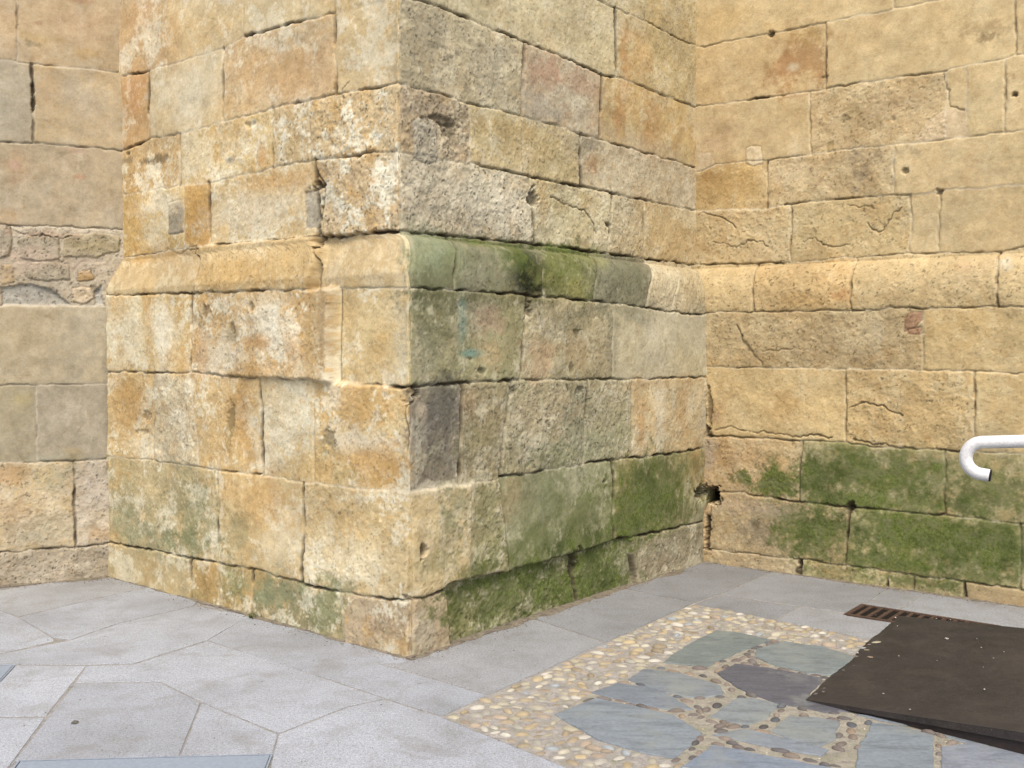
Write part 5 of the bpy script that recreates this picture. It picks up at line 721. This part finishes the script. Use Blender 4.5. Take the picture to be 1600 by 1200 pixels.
for t in range(9000):
    x,y=R.uniform(min(xs),max(xs)),R.uniform(min(ys),max(ys))
    if not pip(x,y,SP) or pip(x,y,PP): continue
    ds=[pdist(x,y,q)+(pip(x,y,q),) for q in SL]
    if any(d[2] for d in ds): continue
    d,ang,_=min(ds)
    if d<.013 or pdist(x,y,PP)[0]<.02: continue
    a=R.uniform(.022,.042)
    if any(math.hypot(x-u,y-v)<a*.75+rr*.75 for u,v,rr in got): continue
    got.append((x,y,a))
    if R.rand()<.15: continue
    b=min(a*.6,d*1.05,.024); c=np.array(dcs[R.randint(len(dcs))])*R.uniform(.7,1.1); h=R.uniform(.010,.017)
    pts.append((x,y,-.005+R.uniform(-.3,.2)*h,a,b,h,ang+R.normal(0,.15),c))
structure(pebbles('joint_pebbles',pts,M_peb,33))
# grit and sand in the joints
pts=[]
for t in range(1500):
    x,y=R.uniform(min(xs),max(xs)),R.uniform(min(ys),max(ys))
    if not pip(x,y,SP) or any(pip(x,y,q) for q in SL): continue
    a=R.uniform(.002,.006); c=np.array(pcs[R.randint(len(pcs))])*R.uniform(.35,.8); pts.append((x,y,-.004,a,a*.8,a*.6,R.uniform(0,3),c))
o=pebbles('grit',pts,M_peb,35); o['kind']='stuff'

# dirt and grit gathered where the walls meet the paving
def dirt_line(A,d,n,L0,L1,seed,wid=.022):
    R=rs(seed); N=int((L1-L0)/.02); V=[];F=[];C=[]; wv=np.clip(np.convolve(R.standard_normal(N+21),np.ones(9)/3,'same')[10:10+N+1]*.45+.8,.12,2.2)*wid
    for i in range(N+1):
        p=A+d*(L0+(L1-L0)*i/N)
        for k,(o,h) in enumerate(((-.03,.012),(.25,.009),(.6,.005),(1.,.0008))):
            off=o if k==0 else o*wv[i]+R.uniform(-.002,.002)
            q=p-n*off; V.append((q[0],q[1],h*(.6+.5*R.rand()) if k<3 else .0006)); c=R.uniform(.8,1.15); C.append((.17*c,.145*c,.11*c,1))
    for i in range(N):
        for k in range(3): a=i*4+k; F.append((a,a+4,a+5,a+1))
    me=bpy.data.meshes.new('dirt'); me.from_pydata(V,[],F); me.update(); set_col(me,np.array(C)); return me
for i,(A,d,n_,l0,l1,w_) in enumerate(((P0,dL,dR,-.01,2.9,.016),(P0,dR,dL,-.01,3.05,.034),(P1,dW,nW,0,2.6,.026),(P2,dD,nD,0,1.1,.035))):
    o=link('wall_foot_dirt',dirt_line(A,d,n_,l0,l1,60+i,w_),M_mortar); o['kind']='stuff'
pts=[]; R=rs(91)
for t in range(900):
    k=R.randint(4); A,d,n_,L=((P0,dL,dR,2.9),(P0,dR,dL,3.0),(P1,dW,nW,2.4),(P2,dD,nD,1.))[k]
    p=A+d*R.uniform(0,L)-n_*(.01+abs(R.normal(0,.05))); a=R.uniform(.0015,.0045); c=np.array([.25,.22,.17])*R.uniform(.4,1.3)
    pts.append((p[0],p[1],.002,a,a*.8,a*.6,R.uniform(0,3),c))
for t in range(260):
    x,y=R.uniform(-2.6,2.3),R.uniform(3.3,6.5); a=R.uniform(.001,.0035); c=np.array([.2,.18,.15])*R.uniform(.3,1.5); pts.append((x,y,.003,a,a*.8,a*.5,R.uniform(0,3),c))
o=pebbles('wall_foot_grit',pts,M_peb,37); o['kind']='stuff'

# ------------------------------------------------------------ drain grate
def bar(bm,a,b,w,z0,z1):
    a,b=Vector(a),Vector(b); d=(b-a).normalized(); n=Vector((-d.y,d.x,0))*w/2
    v=[bm.verts.new((p.x,p.y,z)) for z in(z0,z1) for p in(a-n,b-n,b+n,a+n)]
    for f in((3,2,1,0),(4,5,6,7),(0,1,5,4),(1,2,6,5),(2,3,7,6),(3,0,4,7)): bm.faces.new([v[i] for i in f])
def bm_obj(name,bm,mat,parent=None,bev=0,seg=2,smooth=False):
    if bev: bmesh.ops.bevel(bm,geom=list(bm.edges),offset=bev,segments=seg,affect='EDGES',clamp_overlap=True)
    bmesh.ops.recalc_face_normals(bm,faces=bm.faces); me=bpy.data.meshes.new(name); bm.to_mesh(me); bm.free(); return link(name,me,mat,parent,smooth)
M_iron=plain('rusty_cast_iron',(.060,.036,.024),.75,.3,40,(.6,1.5),0,.5,.004)[0]
M_dark=plain('dark_pit',(.012,.010,.008),.95,.1)[0]
gq=[Vector((p[0],p[1],0)) for p in GD['grate']]   # near-left, far-left, far-right, near-right
u=(gq[2]-gq[1]).normalized(); far0=gq[1]; dep=(gq[0]-gq[1]); vdir=Vector((u.y,-u.x,0)); 
if vdir.dot(dep)<0: vdir=-vdir
wd=abs(dep.dot(vdir)); Lg=.80; orig=far0+u*min(0,dep.dot(u))*.5
gr=empty('drain_grate',orig,'rusty slotted iron drain grate in the paving, half covered by the brown ramp','grate')
bm=bmesh.new(); Z0,Zt=-.025,.005; fw=.028
o0=orig; A=o0; B=o0+u*Lg; Cc=B+vdir*wd; Dd=A+vdir*wd
bar(bm,A+vdir*fw/2,B+vdir*fw/2,fw,Z0,Zt); bar(bm,Dd-vdir*fw/2,Cc-vdir*fw/2,fw,Z0,Zt)
bar(bm,A+vdir*fw+u*fw/2,Dd-vdir*fw+u*fw/2,fw,Z0,Zt); bar(bm,B+vdir*fw-u*fw/2,Cc-vdir*fw-u*fw/2,fw,Z0,Zt)
bm_obj('frame',bm,M_iron,gr)
bm=bmesh.new(); x=fw+.042
while x<Lg-fw-.02: bar(bm,A+u*x+vdir*fw,Dd+u*x-vdir*fw,.022,Z0,Zt-.001); x+=.062
bm_obj('grate_bars',bm,M_iron,gr)
bm=bmesh.new(); c=[A+u*fw+vdir*fw,B-u*fw+vdir*fw,Cc-u*fw-vdir*fw,Dd+u*fw-vdir*fw]; bm.faces.new([bm.verts.new((p.x,p.y,-.0025)) for p in c]); bm_obj('drain_well',bm,M_dark,gr)

# ------------------------------------------------------------ flat metal covers
M_cover,_n,_l,_p,_c=plain('painted_steel_cover',(.20,.235,.275),.55,.4,60,(.88,1.12),0,.3,.002)
for pts,lab in((GD['cover'],'blue grey steel cover plate set in the granite paving at the bottom left'),(GD['cover2'],'small corner of a bluish plate in the paving at the left edge')):
    cx,cy=np.mean([p[0] for p in pts]),np.mean([p[1] for p in pts])
    r=empty('metal_cover',(cx,cy,0),lab,'cover plate'); bm=bmesh.new()
    q=pts if area(pts)>0 else pts[::-1]; q1=inset(q,.006); q2=inset(q,.02)
    vs_=[bm.verts.new((p[0],p[1],.0035)) for p in inset(q,.008)]; lo=[bm.verts.new((p[0],p[1],-.02)) for p in inset(q,.008)]
    bm.faces.new(vs_)
    for i in range(4): bm.faces.new((lo[i],lo[(i+1)%4],vs_[(i+1)%4],vs_[i]))
    bm_obj('plate',bm,M_cover,r)
    bm=bmesh.new()
    for i in range(4):
        a,b=Vector((*q[i],0)),Vector((*q[(i+1)%4],0)); bar(bm,a,b,.007,-.02,.0045)
    bm_obj('rim',bm,M_cover,r)

# ------------------------------------------------------------ ramp
M_ramp,n,l,p,c=plain('worn_brown_rubber',(.0255,.0215,.0195),.62,.3,5,(.75,1.3),0,.5,.003)
v=coords(n,l); dust=ramp(n,l,noise(n,l,2.6,9,.78,v,.5),[(.46,g(0)),(.66,g(.25))]); sp=ramp(n,l,noise(n,l,210,2,.5,v),[(.66,g(0)),(.72,g(.55))])
c2=mix(n,l,dust,c,(.085,.068,.054)); c2=mix(n,l,sp,c2,(.16,.135,.11)); l.new(c2,p.inputs['Base Color'])
M_lip=plain('dark_red_steel',(.020,.013,.011),.6,.4,25,(.7,1.4))[0]
rp=[Vector((q[0],q[1],0)) for q in GD['ramp']]; tipA,backA,backB,frontB=rp
rd=empty('access_ramp',tipA,'dark brown sheet ramp with litter specks, rising to the right under the handrail','ramp')
def lerp(a,b,t): return a+(b-a)*t
RSLAB_B=lambda t:lerp(backA,backB,t)+Vector((0,0,.004+.034*t)); 
RF=lambda t:lerp(tipA,frontB,t)+Vector((0,0,.006+.088*t)) 
# top sheet: grid between the jagged left edge and the far right
def ramp_pt(t,s): # t along (0 left ..), s across from back(0) to front(1)
    return lerp(RSLAB_B(t),RF(t),s)
bm=bmesh.new(); NT,NS=60,46; TM=2.3; Rr=rs(77); jag=[Rr.uniform(-1,1) for _ in range(NS+1)]
rows_=[]
for j in range(NS+1):
    s_=j/NS; row=[]
    for i in range(NT+1):
        t=i/NT*TM
        p_=ramp_pt(t,s_)
        if i==0:
            jj=.005*jag[j]*(1-abs(2*s_-1)**6)+.009*math.sin(s_*13)*math.sin(s_*3.1)
            p_=p_+(RF(1)-RF(0)).normalized()*jj; p_.z=.003
        row.append(bm.verts.new(p_))
    rows_.append(row)
for j in range(NS):
    for i in range(NT): bm.faces.new((rows_[j][i],rows_[j+1][i],rows_[j+1][i+1],rows_[j][i+1]))
# folded skirt down the front and the back, thin edge on the left
for row,sgn in((rows_[NS],1),(rows_[0],-1)):
    low=[bm.verts.new((v_.co.x,v_.co.y,max(.0015,v_.co.z-.014-.024*(i/NT*TM)))) for i,v_ in enumerate(row)]
    for i in range(NT): bm.faces.new((row[i],low[i],low[i+1],row[i+1]) if sgn>0 else (row[i+1],low[i+1],low[i],row[i]))
me_o=bm_obj('ramp_sheet',bm,M_ramp,rd)
bm=bmesh.new()   # lower sheet under the front edge
inn=(RSLAB_B(1)-RF(1)).normalized()*.012
for k,(tA,tB) in enumerate([(.12,TM)]):
    N=30; top=[];bot=[];b2=[]
    for i in range(N+1):
        t=tA+(tB-tA)*i/N; p_=RF(t); p_=p_+inn; zt=max(.004,p_.z-.012-.022*t)
        top.append(bm.verts.new((p_.x,p_.y,zt))); bot.append(bm.verts.new((p_.x,p_.y,-.0))); q_=lerp(p_,ramp_pt(t,.0),.9); b2.append(bm.verts.new((q_.x,q_.y,max(.002,min(zt,q_.z-.02)))))
    for i in range(N): bm.faces.new((top[i],bot[i],bot[i+1],top[i+1])); bm.faces.new((b2[i],top[i],top[i+1],b2[i+1]))
bm_obj('ramp_underframe',bm,M_lip,rd)

# ------------------------------------------------------------ handrail
M_white,n,l,p,c=plain('white_enamel_tube',(.57,.565,.55),.45,.5,14,(.93,1.04),0,.06,.001)
M_cap=plain('dark_plastic_cap',(.010,.008,.010),.8,.2)[0]
def campt(px,py,dist):    # point seen at a bearing, at a horizontal depth in metres
    cp,sp_=math.cos(P['pitch']),math.sin(P['pitch']); x=(px-800)/P['F']; y=(py-600)/P['F']
    fwd=Vector((0,cp,-sp_)); up=Vector((0,sp_,cp)); d=fwd+Vector((1,0,0))*x-up*y
    return Vector((0,0,P['H']))+d*dist
HX,HY,HZ=HRAIL=campt(1535,690,4.35)
ang=math.radians(-31); hd=Vector((math.cos(ang),math.sin(ang),.075)).normalized(); dn=Vector((0,0,-1)); dn=(dn-hd*dn.dot(hd)).normalized()
rt=.0272; rb=.0685
base=Vector((HX,HY,HZ)); hr=empty('handrail',(HX+1.5*hd.x,HY+1.5*hd.y,0),'white tubular handrail with a hooked open end above the ramp','handrail')
path=[base+hd*x for x in (3.0,2.2,1.4,.7,.3,.1,.04)]; cen=base+dn*rb-hd*.0
for k in range(0,33):
    a=math.radians(90+ (k/32)*172); path.append(cen+hd*(math.cos(a)*rb)-dn*(math.sin(a)*rb))
tn=(path[-1]-path[-2]).normalized(); path.append(path[-1]+tn*.03)
def tube(path,r,seg=28,cap0=True,cap1=False):
    bm=bmesh.new(); rings=[]; prev=None
    for i,pt in enumerate(path):
        t=(path[min(i+1,len(path)-1)]-path[max(i-1,0)]).normalized()
        if prev is None: nx_=t.cross(Vector((0,0,1))).normalized()
        else: nx_=(prev-t*prev.dot(t)).normalized()
        prev=nx_; ny_=t.cross(nx_); rings.append([bm.verts.new(pt+nx_*math.cos(6.28318*k/seg)*r+ny_*math.sin(6.28318*k/seg)*r) for k in range(seg)])
    for a,b in zip(rings[:-1],rings[1:]):
        for k in range(seg): bm.faces.new((a[k],a[(k+1)%seg],b[(k+1)%seg],b[k]))
    if cap0: bm.faces.new(rings[0])
    if cap1: bm.faces.new(rings[-1])
    return bm
bm_obj('rail_tube',tube(path,rt),M_white,hr,smooth=True)
e=path[-1]; bm_obj('end_cap',tube([e-tn*.01,e+tn*.0015,e+tn*.0055],rt*.90,cap1=True),M_cap,hr,smooth=False)
for k in (1.15,2.6):     # posts, beyond the right edge of the picture
    t=base+hd*k; bm_obj('post',tube([Vector((t.x,t.y,t.z-.02)),Vector((t.x,t.y,.0))],.02),M_white,hr,smooth=True)

# ------------------------------------------------------------ small things
M_chip=plain('pale_stone_chip',(.55,.52,.46),.8,.3,80)[0]
def ramp_z(x,y):
    # height of the ramp's top at a ground position
    best=0
    for v_ in me_o.data.vertices:
        w_=me_o.matrix_world@v_.co; d=(w_.x-x)**2+(w_.y-y)**2
        if d<.0012: best=max(best,w_.z)
    return best
bpy.context.view_layer.update()
SPM=[]
for i,(xy,size,kind) in enumerate([(q[:2],q[2],q[3]) for q in GD['specks']]):
    if size<=0: continue
    zz=ramp_z(*xy); Rk=rs(100+i); a=size*.30; it=[(0,0,a*.22,a*Rk.uniform(.7,1),a*Rk.uniform(.5,.7),a*.35,Rk.uniform(0,3),np.array([.40,.37,.32])*Rk.uniform(.6,1.1))]
    o=pebbles('stone_chip',it,M_peb,200+i); o.location=(xy[0],xy[1],zz+.001)
    if zz>.004: tag(o,'tiny pale stone chip lying on the brown ramp','stone chip','stone chips scattered on the ramp')
    else: tag(o,'tiny white chip lying on the slate beside the ragged ramp edge','stone chip','stone chips beside the ramp')
# dead leaf on the slab, weed at the wall foot
def gpt(px,py):
    a=campt(px,py,1.0)-Vector((0,0,P['H'])); t=-P['H']/a.z; return Vector((a.x*t,a.y*t,0))
M_leaf=plain('dry_leaf',(.09,.085,.07),.8,.2,60,(.7,1.3))[0]
q=gpt(118,1132); bm=bmesh.new()
L_=.03; prof_=[(0,.001),(.15,.010),(.4,.016),(.7,.011),(1,.001)]
lv=[bm.verts.new(((t-.5)*L_,w_,.004+.006*math.sin(t*3)+.004)) for t,w_ in prof_]; rv=[bm.verts.new(((t-.5)*L_,-w_,.003+.004*math.sin(t*5))) for t,w_ in prof_]; mv=[bm.verts.new(((t-.5)*L_,0,.003+.002*math.sin(t*3))) for t,w_ in prof_]
for k in range(4): bm.faces.new((lv[k],mv[k],mv[k+1],lv[k+1])); bm.faces.new((mv[k],rv[k],rv[k+1],mv[k+1]))
o=bm_obj('dry_leaf',bm,M_leaf,None); o.location=q; o.rotation_euler=(0,0,.55); o.scale=(1,.45,1)
sm_=o.modifiers.new('thick','SOLIDIFY'); sm_.thickness=.001
tag(o,'small curled dry leaf on the grey granite slab at lower left','leaf')
M_weed=plain('weed_green',(.10,.12,.035),.7,.2,50,(.6,1.4))[0]
def weed(x,y,label,h=.05,n_=26,seed=1):
    R=rs(seed); bm=bmesh.new()
    for k in range(n_):
        a=R.uniform(0,6.28); r0=R.uniform(0,.03); ln=h*R.uniform(.5,1.1); lean=R.uniform(.2,1.1); w_=.0025+R.uniform(0,.003); px_,py_=r0*math.cos(a),r0*math.sin(a)
        d=Vector((math.cos(a)*lean,math.sin(a)*lean,1)).normalized(); sd_=Vector((-math.sin(a),math.cos(a),0))*w_; b0=Vector((px_,py_,0))
        m_=b0+d*ln*.6; e_=b0+d*ln+Vector((0,0,-ln*.15))
        v1=[bm.verts.new(b0-sd_),bm.verts.new(b0+sd_),bm.verts.new(m_+sd_*1.3),bm.verts.new(m_-sd_*1.3),bm.verts.new(e_)]
        bm.faces.new(v1[:4]); bm.faces.new((v1[3],v1[2],v1[4]))
    o=bm_obj('weed_tuft',bm,M_weed); o.location=(x,y,0); tag(o,label,'weed'); return o
q=gpt(54,908); weed(q.x,q.y,'low yellowish weed at the foot of the left recessed wall',.05,30,1)
q=gpt(395,966); weed(q.x,q.y,'tiny green tuft in the footing joint of the buttress left face',.03,20,2)
